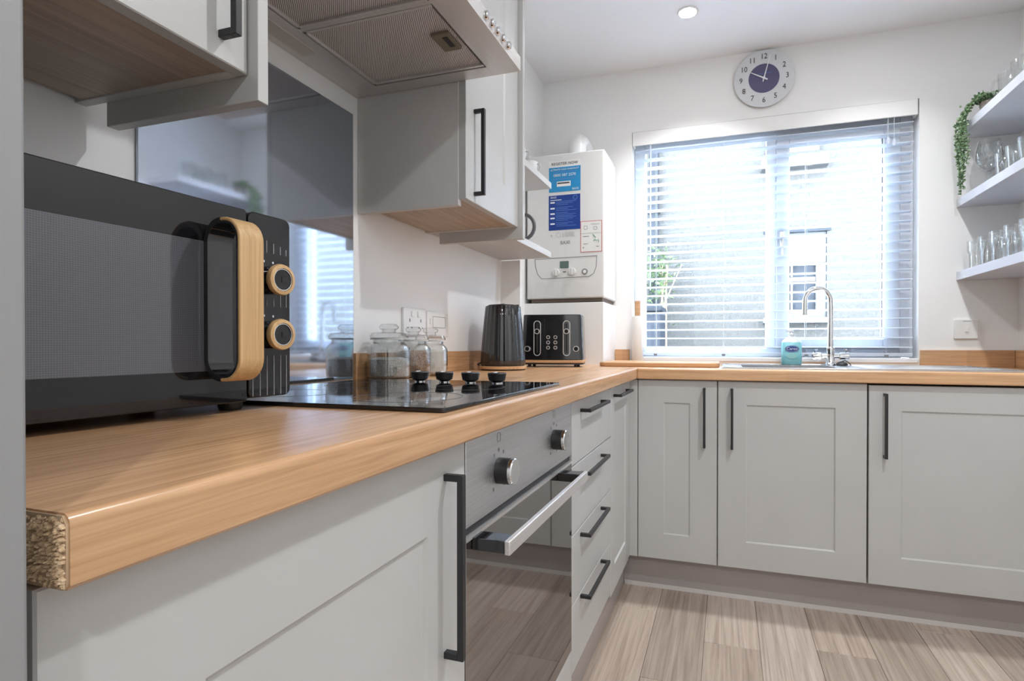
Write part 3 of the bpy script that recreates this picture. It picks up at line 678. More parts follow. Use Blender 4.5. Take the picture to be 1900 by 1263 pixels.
for z in (0.1875, 0.1085):
    am = axis_mat((0.0, KY, z), (1, 0, 0))
    k = MB().lathe([(0, 0), (0.0205, 0), (0.0195, 0.022), (0, 0.022)], (0, 0, 0), 32, am).build('knob', 'blackgloss', t, local=True)
    MB().lathe([(0.0155, 0.0222), (0.0222, 0.0222), (0.0228, 0.026), (0.0215, 0.030), (0.0165, 0.031), (0.0155, 0.0222)], (0, 0, 0), 40, am).build('wooden_ring', 'pine', k, local=True)
    MB().lathe([(0, 0.0222), (0.0155, 0.0222), (0.0155, 0.0285), (0, 0.0285)], (0, 0, 0), 32, am).build('knob_face', 'blackglass', k, local=True)
    MB().lathe([(0.0148, 0.0286), (0.0157, 0.0286), (0.0157, 0.0298), (0.0148, 0.0298), (0.0148, 0.0286)], (0, 0, 0), 32, am).build('chrome_rim', 'chrome', k, local=True)
    MB().box(0.0286, 0.0293, KY - 0.001, KY + 0.010, z - 0.004, z + 0.004).build('pointer', 'black', k, local=True)
    mk = MB()
    for i in range(7):
        a = R(-110 + 32 * i); mk.box(0.0, 0.0005, KY + 0.0285 * math.sin(a) - 0.0012, KY + 0.0285 * math.sin(a) + 0.0012, z + 0.0285 * math.cos(a) - 0.0015, z + 0.0285 * math.cos(a) + 0.0015)
    mk.build('dial_marks', 'whiteprint', cpn, local=True, kind='stuff')
# handle: an upright rounded loop, black towards the door, ash outside
hx0, hx1, hz_0, hz_1, rad, th = 0.0006, 0.066, 0.0465, 0.2565, 0.030, 0.0075
po = rrect(hx0, hx1, hz_0, hz_1, rad, 8); pi = rrect(hx0 + th, hx1 - th, hz_0 + th, hz_1 - th, rad - th, 8)
n = len(po)       # starts at the right top corner going anticlockwise; corners of 9 points each
y0, y1 = -0.139, -0.103
mid = 0.030
def cut(seq, keep):
    return [p for p in seq if keep(p)]
o_out = [(mid, hz_1)] ; i_out = [(mid, hz_1 - th)]
wo = [(mid, hz_1)] + list(reversed(po[0:9])) + list(reversed(po[27:36])) + [(mid, hz_0)]
wi = [(mid, hz_1 - th)] + list(reversed(pi[0:9])) + list(reversed(pi[27:36])) + [(mid, hz_0 + th)]
bo = [(mid, hz_1)] + po[9:27] + [(mid, hz_0)]; bi = [(mid, hz_1 - th)] + pi[9:27] + [(mid, hz_0 + th)]
h = MB().strip(bo, bi, 'y', y0, y1).build('handle', 'blackgloss', dr, bevel=0.0015, local=True)
ho = [(x, z) for x, z in wo]; hi = [(x + (a - x) * 0.62, z + (b - z) * 0.62) for (x, z), (a, b) in zip(wo, wi)]
MB().strip(ho, hi, 'y', y0, y1).build('wooden_grip', 'pine', h, bevel=0.0015, local=True)
MB().strip([(x + (a - x) * 0.63, z + (b - z) * 0.63) for (x, z), (a, b) in zip(wo, wi)], wi, 'y', y0 + 0.0008, y1 - 0.0008).build('inner_liner', 'blackgloss', h, local=True)

# ================================================================== KETTLE
kx, ky = 0.140, 1.945
t = thing('kettle', 'tall black ridged kettle on a wooden base by the left wall', 'kettle', (kx, ky, ZT))
MB().lathe([(0, 0.0005), (0.083, 0.0005), (0.085, 0.005), (0.0, 0.005)], (kx, ky, ZT), 48).build('base_plate', 'blackgloss', t)
MB().lathe([(0, 0.005), (0.0885, 0.005), (0.0895, 0.009), (0.0885, 0.016), (0, 0.016)], (kx, ky, ZT), 56).build('wooden_base', 'beech', t)
MB().lathe([(0, 0.0165), (0.080, 0.0165), (0.084, 0.022), (0.0835, 0.040), (0.078, 0.110), (0.0705, 0.190), (0.0655, 0.236), (0.0635, 0.240), (0, 0.240)], (kx, ky, ZT), 120, flute=0.016, nf=24).build('body', 'blackgloss', t)
MB().lathe([(0, 0.240), (0.058, 0.240), (0.057, 0.244), (0.02, 0.248), (0, 0.248)], (kx, ky, ZT), 40).build('lid', 'blackgloss', t)
MB().lathe([(0, 0.247), (0.012, 0.247), (0.012, 0.249), (0.010, 0.2505), (0, 0.2505)], (kx, ky, ZT), 20).build('lid_knob', plain('grey_steel_knob', (0.45, 0.45, 0.44), 0.3, metal=1.0), t)
sd = Vector((0.30, -0.10, 0)).normalized(); sn = Vector((-sd.y, sd.x, 0))
sp_ = MB()
base = Vector((kx, ky, ZT))
pts = [base + sd * 0.055 + sn * 0.022 + Vector((0, 0, 0.205)), base + sd * 0.055 - sn * 0.022 + Vector((0, 0, 0.205)), base + sd * 0.060 + sn * 0.020 + Vector((0, 0, 0.241)), base + sd * 0.060 - sn * 0.020 + Vector((0, 0, 0.241)), base + sd * 0.079 + Vector((0, 0, 0.244)), base + sd * 0.071 + Vector((0, 0, 0.205))]
sp_.add(pts, [(0, 2, 4, 5), (1, 5, 4, 3), (2, 3, 4), (0, 1, 3, 2), (0, 5, 1)])
sp_.build('spout', 'blackgloss', t)
hdv = Vector((-0.39, 0.92, 0)).normalized()
MB().tube([base + hdv * 0.060 + Vector((0, 0, 0.225)), base + hdv * 0.090 + Vector((0, 0, 0.230)), base + hdv * 0.112 + Vector((0, 0, 0.205)), base + hdv * 0.112 + Vector((0, 0, 0.130)), base + hdv * 0.100 + Vector((0, 0, 0.080)), base + hdv * 0.082 + Vector((0, 0, 0.070))], 0.010, 10).build('handle', 'black', t)
cd_ = [(kx - 0.075, ky + 0.045, ZT + 0.006), (kx - 0.095, ky + 0.03, ZT + 0.03), (kx - 0.105, ky - 0.0, ZT + 0.02), (kx - 0.11, ky + 0.05, ZT + 0.005), (kx - 0.105, ky + 0.12, ZT + 0.004)]
MB().tube(cd_, 0.003, 8).build('power_cord', 'black', t)

# ================================================================== TOASTER (local: front faces -y)
t = thing('toaster', 'black ribbed four slice toaster with wooden trim beside the kettle', 'toaster', (0.222, 2.335, ZT), rotz=0.18)
TW, TD = 0.134, 0.090
for x in (-0.1, 0.1):
    for y in (-0.065, 0.065): MB().lathe([(0, 0), (0.007, 0), (0.008, 0.012), (0, 0.012)], (x, y, 0.0005), 14).build('foot', 'black', t, local=True)
MB().prism(rrect(-TW + 0.003, TW - 0.003, -TD + 0.003, TD - 0.003, 0.02), 'z', 0.011, 0.018).build('underside', 'black', t, local=True)
MB().prism(rrect(-TW - 0.001, TW + 0.001, -TD - 0.001, TD + 0.001, 0.02), 'z', 0.018, 0.030).build('wooden_trim', 'beech', t, bevel=0.001, local=True)
b = MB(); lo = rrect(-TW, TW, -TD, TD, 0.020); hi = rrect(-TW + 0.008, TW - 0.008, -TD + 0.006, TD - 0.006, 0.020); n = len(lo)
b.add([(x, y, 0.030) for x, y in lo] + [(x, y, 0.224) for x, y in hi], [tuple(range(n)), tuple(range(2 * n - 1, n - 1, -1))] + [(i, (i + 1) % n, n + (i + 1) % n, n + i) for i in range(n)])
bo_ = b.build('body', 'blackgloss', t, bevel=0.003, local=True)
fy = lambda z: -TD + 0.006 * (z - 0.030) / 0.194
rb = MB()
for i in range(13):
    x = -0.0415 + i * 0.0069
    if any(abs(x - q) < 0.004 for q in (-0.013, 0.013)): pass
    rb.prism([(fy(0.032) - 0.0012, 0.032), (fy(0.196) - 0.0012, 0.196), (fy(0.196) + 0.002, 0.198), (fy(0.032) + 0.002, 0.031)], 'x', x - 0.0018, x + 0.0018)
rb.build('front_ribs', 'blackgloss', t, local=True)
for x in (-0.063, 0.063):
    po_ = rrect(x - 0.0155, x + 0.0155, 0.048, 0.198, 0.0154, 8); pi_ = rrect(x - 0.0125, x + 0.0125, 0.051, 0.195, 0.0124, 8)
    tilt = Matrix.Shear('XZ', 4, (0.0, 0.0))
    s_ = MB().strip(po_, pi_, 'y', -TD - 0.0022, -TD + 0.008, closed=True).build('lever_slot_rim', 'satin', t, local=True)
    MB().box(x - 0.004, x + 0.004, -TD - 0.0005, -TD + 0.006, 0.060, 0.186).build('lever_slot', 'black', s_, local=True)
    MB().lathe([(0.0085, 0), (0.0115, 0), (0.0115, 0.010), (0.0085, 0.010), (0.0085, 0)], (0, 0, 0), 24, axis_mat((x, -TD - 0.002, 0.152), (0, -1, 0))).build('lever_ring', 'satin', s_, local=True)
    MB().lathe([(0, 0), (0.0085, 0), (0.0085, 0.009), (0, 0.009)], (0, 0, 0), 24, axis_mat((x, -TD - 0.002, 0.152), (0, -1, 0))).build('lever_knob', 'blackgloss', s_, local=True)
for x in (-0.104, 0.104):
    k = MB().lathe([(0, 0), (0.0105, 0), (0.0105, 0.014), (0, 0.014)], (0, 0, 0), 24, axis_mat((x, -TD + 0.001, 0.078), (0, -1, 0))).build('browning_dial', 'blackgloss', t, local=True)
    MB().lathe([(0.0095, 0), (0.0118, 0), (0.0118, 0.016), (0.0095, 0.016), (0.0095, 0)], (0, 0, 0), 24, axis_mat((x, -TD + 0.001, 0.078), (0, -1, 0))).build('dial_ring', 'satin', k, local=True)
for x in (-0.0155, 0.0155):
    for z in (0.083, 0.105, 0.127):
        k = MB().lathe([(0, 0), (0.0055, 0), (0.0055, 0.006), (0, 0.006)], (0, 0, 0), 18, axis_mat((x, -TD + 0.001, z), (0, -1, 0))).build('function_button', 'black', t, local=True)
        MB().lathe([(0.0055, 0), (0.0078, 0), (0.0078, 0.0065), (0.0055, 0.0065), (0.0055, 0)], (0, 0, 0), 18, axis_mat((x, -TD + 0.001, z), (0, -1, 0))).build('button_ring', 'satin', k, local=True)
for y in (-0.045, 0.045):
    for x in (-0.058, 0.058): MB().box(x - 0.048, x + 0.048, y - 0.014, y + 0.014, 0.217, 0.2248).build('bread_slot', 'black', t, local=True)

# ================================================================== STORAGE JARS
def jar(x, y, r, hb, cont, hc, label):
    t = thing('storage_jar', label, 'jar', (x, y, ZT), group='glass storage jars by the left wall')
    p = [(0, 0.003), (r * 0.90, 0.003), (r * 0.985, 0.008), (r, 0.020), (r, hb * 0.72), (r * 0.95, hb * 0.82), (r * 0.80, hb * 0.90), (r * 0.74, hb * 0.93), (r * 0.74, hb), (r * 0.82, hb + 0.003)]
    q = [(max(0, a - 0.0022), b + (0.003 if i < 2 else 0)) for i, (a, b) in enumerate(p)]
    MB().lathe(p + list(reversed(q)), (x, y, ZT + 0.0005 - 0.003 + 0.003), 96, flute=0.010, nf=32).build('jar_glass', 'glass', t)
    l = MB().lathe([(0, hb - 0.006), (r * 0.70, hb - 0.006), (r * 0.71, hb + 0.004), (r * 0.88, hb + 0.005), (r * 0.90, hb + 0.010), (r * 0.80, hb + 0.018), (r * 0.36, hb + 0.021), (r * 0.30, hb + 0.025), (r * 0.44, hb + 0.030), (r * 0.46, hb + 0.036), (r * 0.36, hb + 0.042), (0, hb + 0.043)], (x, y, ZT), 40).build('lid', 'glass', t)
    MB().lathe([(r * 0.72, hb + 0.0005), (r * 0.86, hb + 0.0005), (r * 0.86, hb + 0.004), (r * 0.72, hb + 0.004), (r * 0.72, hb + 0.0005)], (x, y, ZT), 40).build('seal_ring', M['seal'], l)
    if cont: MB().lathe([(0, 0.0065), (r * 0.86, 0.0065), (r * 0.945, 0.012), (r * 0.948, hc * 0.92), (r * 0.6, hc), (0, hc * 0.96)], (x, y, ZT), 40).build('contents', cont, t, kind='stuff')
M['seal'] = plain('clear_grey_seal', (0.55, 0.56, 0.56), 0.3)
def grains(name, a, b, sc):
    t = NT(name); t.set(Roughness=0.9); v = t.coords(); vo = t.n('ShaderNodeTexVoronoi'); vo.inputs['Scale'].default_value = sc; t.l(v, vo.inputs['Vector'])
    t.l(t.ramp(vo.outputs['Distance'], [(0.1, b), (0.7, a)]), t.b.inputs['Base Color']); t.bump(vo.outputs['Distance'], 0.5, 0.003); return t.m
jar(0.0735, 1.304, 0.0565, 0.108, grains('pale_grey_powder', (0.34, 0.32, 0.30), (0.52, 0.50, 0.47), 300), 0.060, 'largest and nearest ribbed glass jar at the end of the hob')
jar(0.082, 1.412, 0.0495, 0.104, grains('coffee_granules', (0.16, 0.075, 0.035), (0.46, 0.28, 0.16), 240), 0.078, 'middle ribbed glass jar filled with brown coffee granules')
jar(0.078, 1.516, 0.0515, 0.104, grains('sugar', (0.66, 0.60, 0.53), (0.80, 0.76, 0.70), 400), 0.080, 'ribbed glass jar of white sugar furthest along the left wall')

# ================================================================== SOCKETS AND SWITCHES
t = thing('double_socket', 'white double socket on the left wall above the glass jars', 'socket', (0.0, 1.541, 1.034))
MB().prism(rrect(1.476, 1.606, 1.034, 1.118, 0.004, 3), 'x', 0.0005, 0.010).build('face_plate', 'white', t, bevel=0.0015)
for y in (1.509, 1.573):
    MB().box(0.010, 0.0135, y - 0.0065 + (0.014 if y < 1.54 else -0.014), y + 0.0065 + (0.014 if y < 1.54 else -0.014), 1.090, 1.108).build('rocker_switch', 'white', t, bevel=0.001)
    hs = MB()
    hs.box(0.0098, 0.0103, y - 0.002, y + 0.002, 1.074, 1.084)
    for q in (-0.011, 0.011): hs.box(0.0098, 0.0103, y + q - 0.003, y + q + 0.003, 1.054, 1.0575)
    hs.build('pin_holes', 'ink', t)
t = thing('switch_plate', 'white connection plate beside the double socket on the left wall', 'switch', (0.0, 1.682, 1.030))
MB().prism(rrect(1.612, 1.754, 1.030, 1.113, 0.004, 3), 'x', 0.0005, 0.010).build('face_plate', 'white', t, bevel=0.0015)
MB().strip(rrect(1.648, 1.735, 1.060, 1.098, 0.003, 3), rrect(1.6495, 1.7335, 1.0615, 1.0965, 0.002, 3), 'x', 0.010, 0.0106, closed=True).build('module_outline', 'grey_print', t)
MB().box(0.010, 0.0132, 1.628, 1.640, 1.072, 1.090).build('rocker_switch', 'white', t, bevel=0.001)
t = thing('fused_switch', 'white square switch plate on the back wall under the lowest shelf', 'switch', (1.927, YW, 1.030))
MB().prism(rrect(1.884, 1.970, 1.029, 1.113, 0.004, 3), 'y', YW - 0.011, YW - 0.0005).build('face_plate', 'white', t, bevel=0.0015)
MB().box(1.922, 1.934, YW - 0.0145, YW - 0.011, 1.058, 1.082).build('rocker_switch', 'white', t, bevel=0.001)
MB().box(1.915, 1.945, YW - 0.0114, YW - 0.011, 1.104, 1.106).build('printed_line', 'grey_print', t)

# ================================================================== BOILER
BX0_, BX1_, BY0, BZ0, BZ1 = 0.012, 0.399, 2.552, 1.226, 1.920
t = thing('boiler', 'white wall hung gas boiler with blue stickers left of the window', 'boiler', (0.205, 2.70, BZ0))
MB().prism(rrect(BX0_, BX1_, BY0, YW - 0.0008, 0.010, 4), 'z', BZ0, BZ1).build('casing', 'enamel', t, bevel=0.006, seg=3)
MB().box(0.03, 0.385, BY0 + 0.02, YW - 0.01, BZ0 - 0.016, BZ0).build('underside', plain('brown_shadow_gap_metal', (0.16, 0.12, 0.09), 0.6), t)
y = BY0
cpn = MB().strip([(a, b) for a, b in [(0.054, 1.420), (0.365, 1.424), (0.362, 1.375), (0.350, 1.340), (0.325, 1.325), (0.090, 1.322), (0.068, 1.345), (0.056, 1.385)]], [(a, b) for a, b in [(0.0565, 1.4175), (0.3625, 1.4215), (0.3595, 1.375), (0.348, 1.3415), (0.3245, 1.3275), (0.091, 1.3245), (0.070, 1.346), (0.0585, 1.385)]], 'y', y - 0.0012, y + 0.002, closed=True).build('control_panel_outline', 'grey_print', t)
MB().prism(rrect(0.182, 0.226, 1.370, 1.404, 0.003, 3), 'y', y - 0.002, y + 0.001).build('display', 'lcd', t)
for x, z in ((0.163, 1.350), (0.243, 1.352)):
    k = MB().lathe([(0, 0), (0.0185, 0), (0.0175, 0.010), (0, 0.010)], (0, 0, 0), 28, axis_mat((x, y, z), (0, -1, 0))).build('dial', 'enamel', t, bevel=0.001)
    MB().box(x - 0.003, x + 0.003, y - 0.014, y - 0.010, z - 0.016, z + 0.016, ).build('dial_grip', 'enamel', k, bevel=0.001)
g = MB().lathe([(0, 0), (0.014, 0), (0.014, 0.003), (0, 0.003)], (0, 0, 0), 28, axis_mat((0.305, y, 1.350), (0, -1, 0))).build('pressure_gauge', 'grey_print', t)
MB().lathe([(0, 0.003), (0.0085, 0.003), (0.0085, 0.0038), (0, 0.0038)], (0, 0, 0), 24, axis_mat((0.305, y, 1.350), (0, -1, 0))).build('gauge_face', 'paper', g)
MB().box(0.197, 0.213, y - 0.001, y + 0.001, 1.350, 1.356).build('reset_mark', 'grey_print', t)
RX, UZ = (1, 0, 0), (0, 0, 1)
def lbl(x0, x1, z0_, z1_, mat, name, d=0.0010): return MB().box(x0, x1, y - d, y + 0.001, z0_, z1_).build(name, mat, t)
s1 = lbl(0.127, 0.284, 1.737, 1.886, 'paper', 'registration_sticker')
MB().box(0.127, 0.284, y - 0.0014, y, 1.737, 1.855).build('sticker_field', 'skyblue', s1)
text('REGISTER NOW', 0.0185, 'ink', s1, (0.2055, y - 0.0014, 1.8705), RX, UZ)
text('ACTIVATE YOUR WARRANTY', 0.0112, 'whiteprint', s1, (0.2055, y - 0.0018, 1.843), RX, UZ, sx=0.93)
for z in (1.832,): MB().box(0.150, 0.262, y - 0.0018, y - 0.001, z - 0.0015, z + 0.0015).build('printed_line', 'palebl', s1)
text('0800 587 2570', 0.0185, 'whiteprint', s1, (0.2055, y - 0.0018, 1.816), RX, UZ, sx=1.0)
MB().box(0.148, 0.262, y - 0.0018, y - 0.001, 1.797, 1.800).build('printed_line', 'palebl', s1)
MB().box(0.167, 0.236, y - 0.0018, y - 0.001, 1.762, 1.786).build('white_box', 'paper', s1)
MB().box(0.170, 0.230, y - 0.0022, y - 0.0016, 1.775, 1.781).build('bar_mark', 'ink', s1)
text('BAXI', 0.0145, 'whiteprint', s1, (0.259, y - 0.0018, 1.747), RX, UZ)
s2 = lbl(0.126, 0.283, 1.554, 1.721, 'navy', 'guide_sticker')
text('BAXI', 0.0135, 'whiteprint', s2, (0.150, y - 0.0014, 1.711), RX, UZ)
MB().box(0.134, 0.190, y - 0.0014, y - 0.0008, 1.697, 1.700).build('printed_line', 'whiteprint', s2)
MB().strip([(0.258 + 0.011 * math.cos(a), 1.706 + 0.011 * math.sin(a)) for a in [i * math.pi / 10 for i in range(20)]], [(0.258 + 0.0085 * math.cos(a), 1.706 + 0.0085 * math.sin(a)) for a in [i * math.pi / 10 for i in range(20)]], 'y', y - 0.0014, y - 0.0008, closed=True).build('ring_mark', 'palebl', s2)
for i, z in enumerate((1.687, 1.659, 1.633, 1.612, 1.585)):
    MB().box(0.134, 0.156, y - 0.0014, y - 0.0008, z - 0.0035, z + 0.0035).build('step_box', 'whiteprint', s2)
    q = MB()
    for j in range(3): q.box(0.162, 0.162 + [0.10, 0.085, 0.06][(i + j) % 3], y - 0.0013, y - 0.0008, z + 0.004 - j * 0.0075 - 0.001, z + 0.004 - j * 0.0075 + 0.001)
    q.build('printed_lines', 'palebl', s2, kind='stuff')
ic = MB(); ic.box(0.136, 0.144, y - 0.001, y, 1.524, 1.532); ic.box(0.196, 0.199, y - 0.001, y, 1.520, 1.540)
for i in range(4): ic.box(0.206, 0.256 - 0.006 * (i % 2), y - 0.001, y, 1.523 + 0.006 * i, 1.5245 + 0.006 * i)
ic.strip([(0.174 + 0.013 * math.cos(a), 1.531 + 0.011 * math.sin(a)) for a in [i * math.pi / 10 for i in range(20)]], [(0.174 + 0.0118 * math.cos(a), 1.531 + 0.0098 * math.sin(a)) for a in [i * math.pi / 10 for i in range(20)]], 'y', y - 0.001, y, closed=True)
ic.build('printed_icons', plain('light_grey_print', (0.42, 0.42, 0.42), 0.6), t, kind='stuff')
text('BAXI', 0.0225, 'grey_print', t, (0.208, y - 0.0006, 1.493), RX, UZ, name='maker_lettering')
s3 = lbl(0.284, 0.388, 1.441, 1.588, 'red', 'instruction_sticker', 0.0008)
MB().box(0.2865, 0.3855, y - 0.0012, y, 1.4435, 1.5855).build('sticker_field', M['paper'], s3)
dd = MB()
for a in ((0.347, 1.545, 0.365, 1.560), (0.300, 1.548, 0.318, 1.566)): dd.strip(rrect(a[0], a[2], a[1], a[3], 0.004, 3), rrect(a[0] + .0015, a[2] - .0015, a[1] + .0015, a[3] - .0015, 0.003, 3), 'y', y - 0.0016, y - 0.001, closed=True)
dd.box(0.335, 0.378, y - 0.0016, y - 0.001, 1.571, 1.5725); dd.box(0.296, 0.326, y - 0.0016, y - 0.001, 1.514, 1.517); dd.box(0.298, 0.322, y - 0.0016, y - 0.001, 1.480, 1.482); dd.box(0.296, 0.301, y - 0.0016, y - 0.001, 1.460, 1.466); dd.box(0.360, 0.374, y - 0.0016, y - 0.001, 1.465, 1.468)
dd.build('diagram_lines', 'grey_print', s3)
gg = MB().tube([(0.345, y - 0.0012, 1.524), (0.352, y - 0.0012, 1.514), (0.358, y - 0.0012, 1.508)], 0.002, 5); gg.tube([(0.346, y - 0.0012, 1.492), (0.354, y - 0.0012, 1.499), (0.362, y - 0.0012, 1.494), (0.372, y - 0.0012, 1.498), (0.372, y - 0.0012, 1.486)], 0.0015, 5)
gg.build('green_marks', 'green', s3)
MB().box(0.288, 0.386, y - 0.0016, y - 0.001, 1.5295, 1.5305).build('divider_line', 'grey_print', s3)
fl_ = MB().tube([(0.238, 2.66, BZ1 - 0.002), (0.238, 2.66, BZ1 + 0.055), (0.238, 2.672, BZ1 + 0.083), (0.238, 2.70, BZ1 + 0.098), (0.238, 2.74, BZ1 + 0.10), (0.238, YW - 0.001, BZ1 + 0.10)], 0.046, 24).build('flue_elbow', 'white', t)
MB().lathe([(0.047, 0), (0.058, 0), (0.058, 0.014), (0.047, 0.014)], (0.238, 2.66, BZ1), 28).build('flue_collar', 'white', fl_)
MB().lathe([(0.0, 0), (0.009, 0), (0.009, 0.02), (0, 0.02)], (0.165, 2.62, BZ1), 14).build('test_point', 'white', t)

# ================================================================== CLOCK
cx, cz, cy = 1.110, 2.268, YW
t = thing('wall_clock', 'round glass wall clock with a purple centre above the window', 'clock', (cx, cy, cz))
am = axis_mat((cx, cy - 0.0005, cz), (0, -1, 0))
M['clockglass'] = plain('frosted_clock_glass', (0.66, 0.68, 0.70), 0.12, var=0.01)
MB().lathe([(0, 0), (0.03, 0), (0.03, 0.012), (0, 0.012)], (0, 0, 0), 24, am).build('movement', 'white', t)
MB().lathe([(0, 0.012), (0.133, 0.012), (0.135, 0.014), (0.134, 0.018), (0, 0.018)], (0, 0, 0), 96, am).build('dial', 'clockglass', t)
MB().lathe([(0, 0.0182), (0.0685, 0.0182), (0.0685, 0.0192), (0, 0.0192)], (0, 0, 0), 64, am).build('centre_disc', plain('slate_purple', srgb(86, 84, 118), 0.3), t)
for n_ in range(1, 13):
    a = R(30 * n_); text(str(n_), 0.036, 'ink', t, (cx + 0.103 * math.sin(a), cy - 0.019, cz + 0.103 * math.cos(a)), RX, UZ, name='numeral', sx=0.9)
def hand(name, ang, L, tail, w, dpt):
    d = Vector((math.sin(R(ang)), 0, math.cos(R(ang)))); p = Vector((d.z, 0, -d.x)); o = Vector((cx, cy - dpt, cz))
    q = [o + d * L + p * w * .6, o - d * tail + p * w, o - d * tail - p * w, o + d * L - p * w * .6]
    MB().add([tuple(v) for v in q] + [tuple(v + Vector((0, -0.0012, 0))) for v in q], [(0, 1, 2, 3), (7, 6, 5, 4)] + [(i, (i + 1) % 4, 4 + (i + 1) % 4, 4 + i) for i in range(4)]).build(name, M['whiteprint'], t)
hand('hour_hand', -61, 0.066, 0.018, 0.0034, 0.0215); hand('minute_hand', 15, 0.110, 0.018, 0.0028, 0.0235)
MB().lathe([(0, 0.0192), (0.006, 0.0192), (0.006, 0.026), (0, 0.027)], (0, 0, 0), 16, am).build('hand_pin', 'whiteprint', t)
MB().box(cx - 0.022, cx + 0.030, cy - 0.0200, cy - 0.0190, cz + 0.022, cz + 0.0236).build('printed_line', 'palebl', t)

# ================================================================== SINK AREA
t = thing('sink', 'stainless steel sink with a ribbed drainer in the window worktop', 'sink', (1.42, 2.54, ZT))
SX0, SX1, SY0, SY1 = 0.925, 1.93, 2.315, 2.795
zz = ZT + 0.0005; s_ = MB(); hx0_, hx1_, hy0_, hy1_ = HX0 + 0.006, HX1 - 0.006, HY0 + 0.006, HY1 - 0.006
s_.box(SX0, SX1, SY0, hy0_, zz, zz + 0.004); s_.box(SX0, SX1, hy1_, SY1, zz, zz + 0.004); s_.box(SX0, hx0_, hy0_, hy1_, zz, zz + 0.004); s_.box(hx1_, SX1, hy0_, hy1_, zz, zz + 0.004)
s_.build('rim', 'sinksteel', t)
b = MB(); bt = 0.0012; zd = ZT - 0.16
b.box(hx0_, hx0_ + bt, hy0_, hy1_, zd, zz); b.box(hx1_ - bt, hx1_, hy0_, hy1_, zd, zz); b.box(hx0_, hx1_, hy0_, hy0_ + bt, zd, zz); b.box(hx0_, hx1_, hy1_ - bt, hy1_, zd, zz); b.box(hx0_, hx1_, hy0_, hy1_, zd - bt, zd)
bw = b.build('bowl', 'sinksteel', t)
MB().lathe([(0, 0), (0.04, 0), (0.042, 0.002), (0.03, 0.003), (0, 0.002)], ((HX0 + HX1) / 2, 2.53, zd), 28).build('waste', 'chrome', bw)
for i in range(7):
    yy = 2.40 + i * 0.048; MB().tube([(1.46, yy, zz + 0.004), (1.88, yy, zz + 0.005)], 0.003, 8).build('drainer_rib', 'sinksteel', t)
MB().strip(rrect(SX0 + .004, SX1 - .004, SY0 + .004, SY1 - .004, 0.03, 6), rrect(SX0 + .012, SX1 - .012, SY0 + .012, SY1 - .012, 0.024, 6), 'z', zz + 0.004, zz + 0.006, closed=True).build('raised_edge', 'sinksteel', t, bevel=0.0008)
tz = zz + 0.0042; tx, ty = 1.386, 2.750
t = thing('mixer_tap', 'chrome swan neck mixer tap with twin handles at the sink', 'tap', (tx, ty, tz))
MB().lathe([(0, 0), (0.024, 0), (0.025, 0.004), (0.020, 0.008), (0.0175, 0.012), (0.0175, 0.062), (0.019, 0.066), (0.019, 0.076), (0.014, 0.082), (0, 0.084)], (tx, ty, tz), 32).build('body', 'chrome', t)
arch = [(tx, ty, tz + 0.07), (tx, ty, tz + 0.26)]; sdx, sdy = -0.97, -0.24; ra = 0.056
for i in range(1, 17):
    a = R(180 - 11.6 * i); k = ra * (1 + math.cos(a)); arch.append((tx + sdx * k, ty + sdy * k, tz + 0.285 + ra * 1.05 * math.sin(a)))
e = Vector(arch[-1]); dn = (e - Vector(arch[-2])).normalized(); arch += [tuple(e + dn * 0.03), tuple(e + dn * 0.055)]
MB().tube(arch, [0.0125, 0.0115] + [0.0105] * (len(arch) - 4) + [0.0112, 0.0115], 16).build('spout', 'chrome', t)
for s in (-1, 1):
    am = axis_mat((tx, ty, tz + 0.040), (s, 0, 0))
    a = MB().lathe([(0, 0.012), (0.011, 0.012), (0.011, 0.034), (0.0165, 0.038), (0.0175, 0.068), (0.016, 0.074), (0, 0.074)], (0, 0, 0), 24, am).build('valve', 'chrome', t)
    MB().tube([(tx + s * 0.063, ty, tz + 0.054), (tx + s * 0.063, ty - 0.003, tz + 0.068), (tx + s * 0.052, ty - 0.008, tz + 0.071)], 0.0038, 8).build('lever', 'chrome', a)
# plug
pg = MB().lathe([(0, 0), (0.021, 0), (0.024, 0.005), (0.018, 0.012), (0.008, 0.017), (0, 0.018)], (0, 0, 0), 20)
pg.tube([(0.0, 0, 0.017), (0.012, 0.0, 0.021), (0.028, 0.005, 0.012), (0.036, 0.01, 0.002)], 0.0022, 6)
o = pg.build('sink_plug', 'black'); o.location = (1.428, 2.725, tz + 0.0003); tag(o, 'small black sink plug lying at the foot of the tap', 'plug')
# soap bottle
bxx, byy = 1.228, 2.772
t = thing('soap_bottle', 'blue liquid soap bottle standing on the sink left of the tap', 'bottle', (bxx, byy, tz))
lq = NT('blue_soap'); lq.set(Base_Color=srgb(160, 236, 246), Roughness=0.2, Transmission_Weight=0.2); M['soap'] = lq.m
def soapshape(zs):
    mb = MB(); rings = []
    for z, hw, hd_ in zs: rings.append([(bxx + a, byy + b, tz + z) for a, b in rrect(-hw, hw, -hd_, hd_, min(hw, hd_) * 0.7, 4)])
    n = len(rings[0]); vs = [p for r_ in rings for p in r_]; fs = [tuple(range(n - 1, -1, -1)), tuple(range((len(rings) - 1) * n, len(rings) * n))]
    for k in range(len(rings) - 1): fs += [(k * n + i, k * n + (i + 1) % n, (k + 1) * n + (i + 1) % n, (k + 1) * n + i) for i in range(n)]
    return mb.add(vs, fs)
soapshape([(0.0005, 0.040, 0.020), (0.006, 0.043, 0.023), (0.05, 0.0435, 0.024), (0.098, 0.043, 0.0235), (0.102, 0.042, 0.022)]).build('liquid_body', 'soap', t)
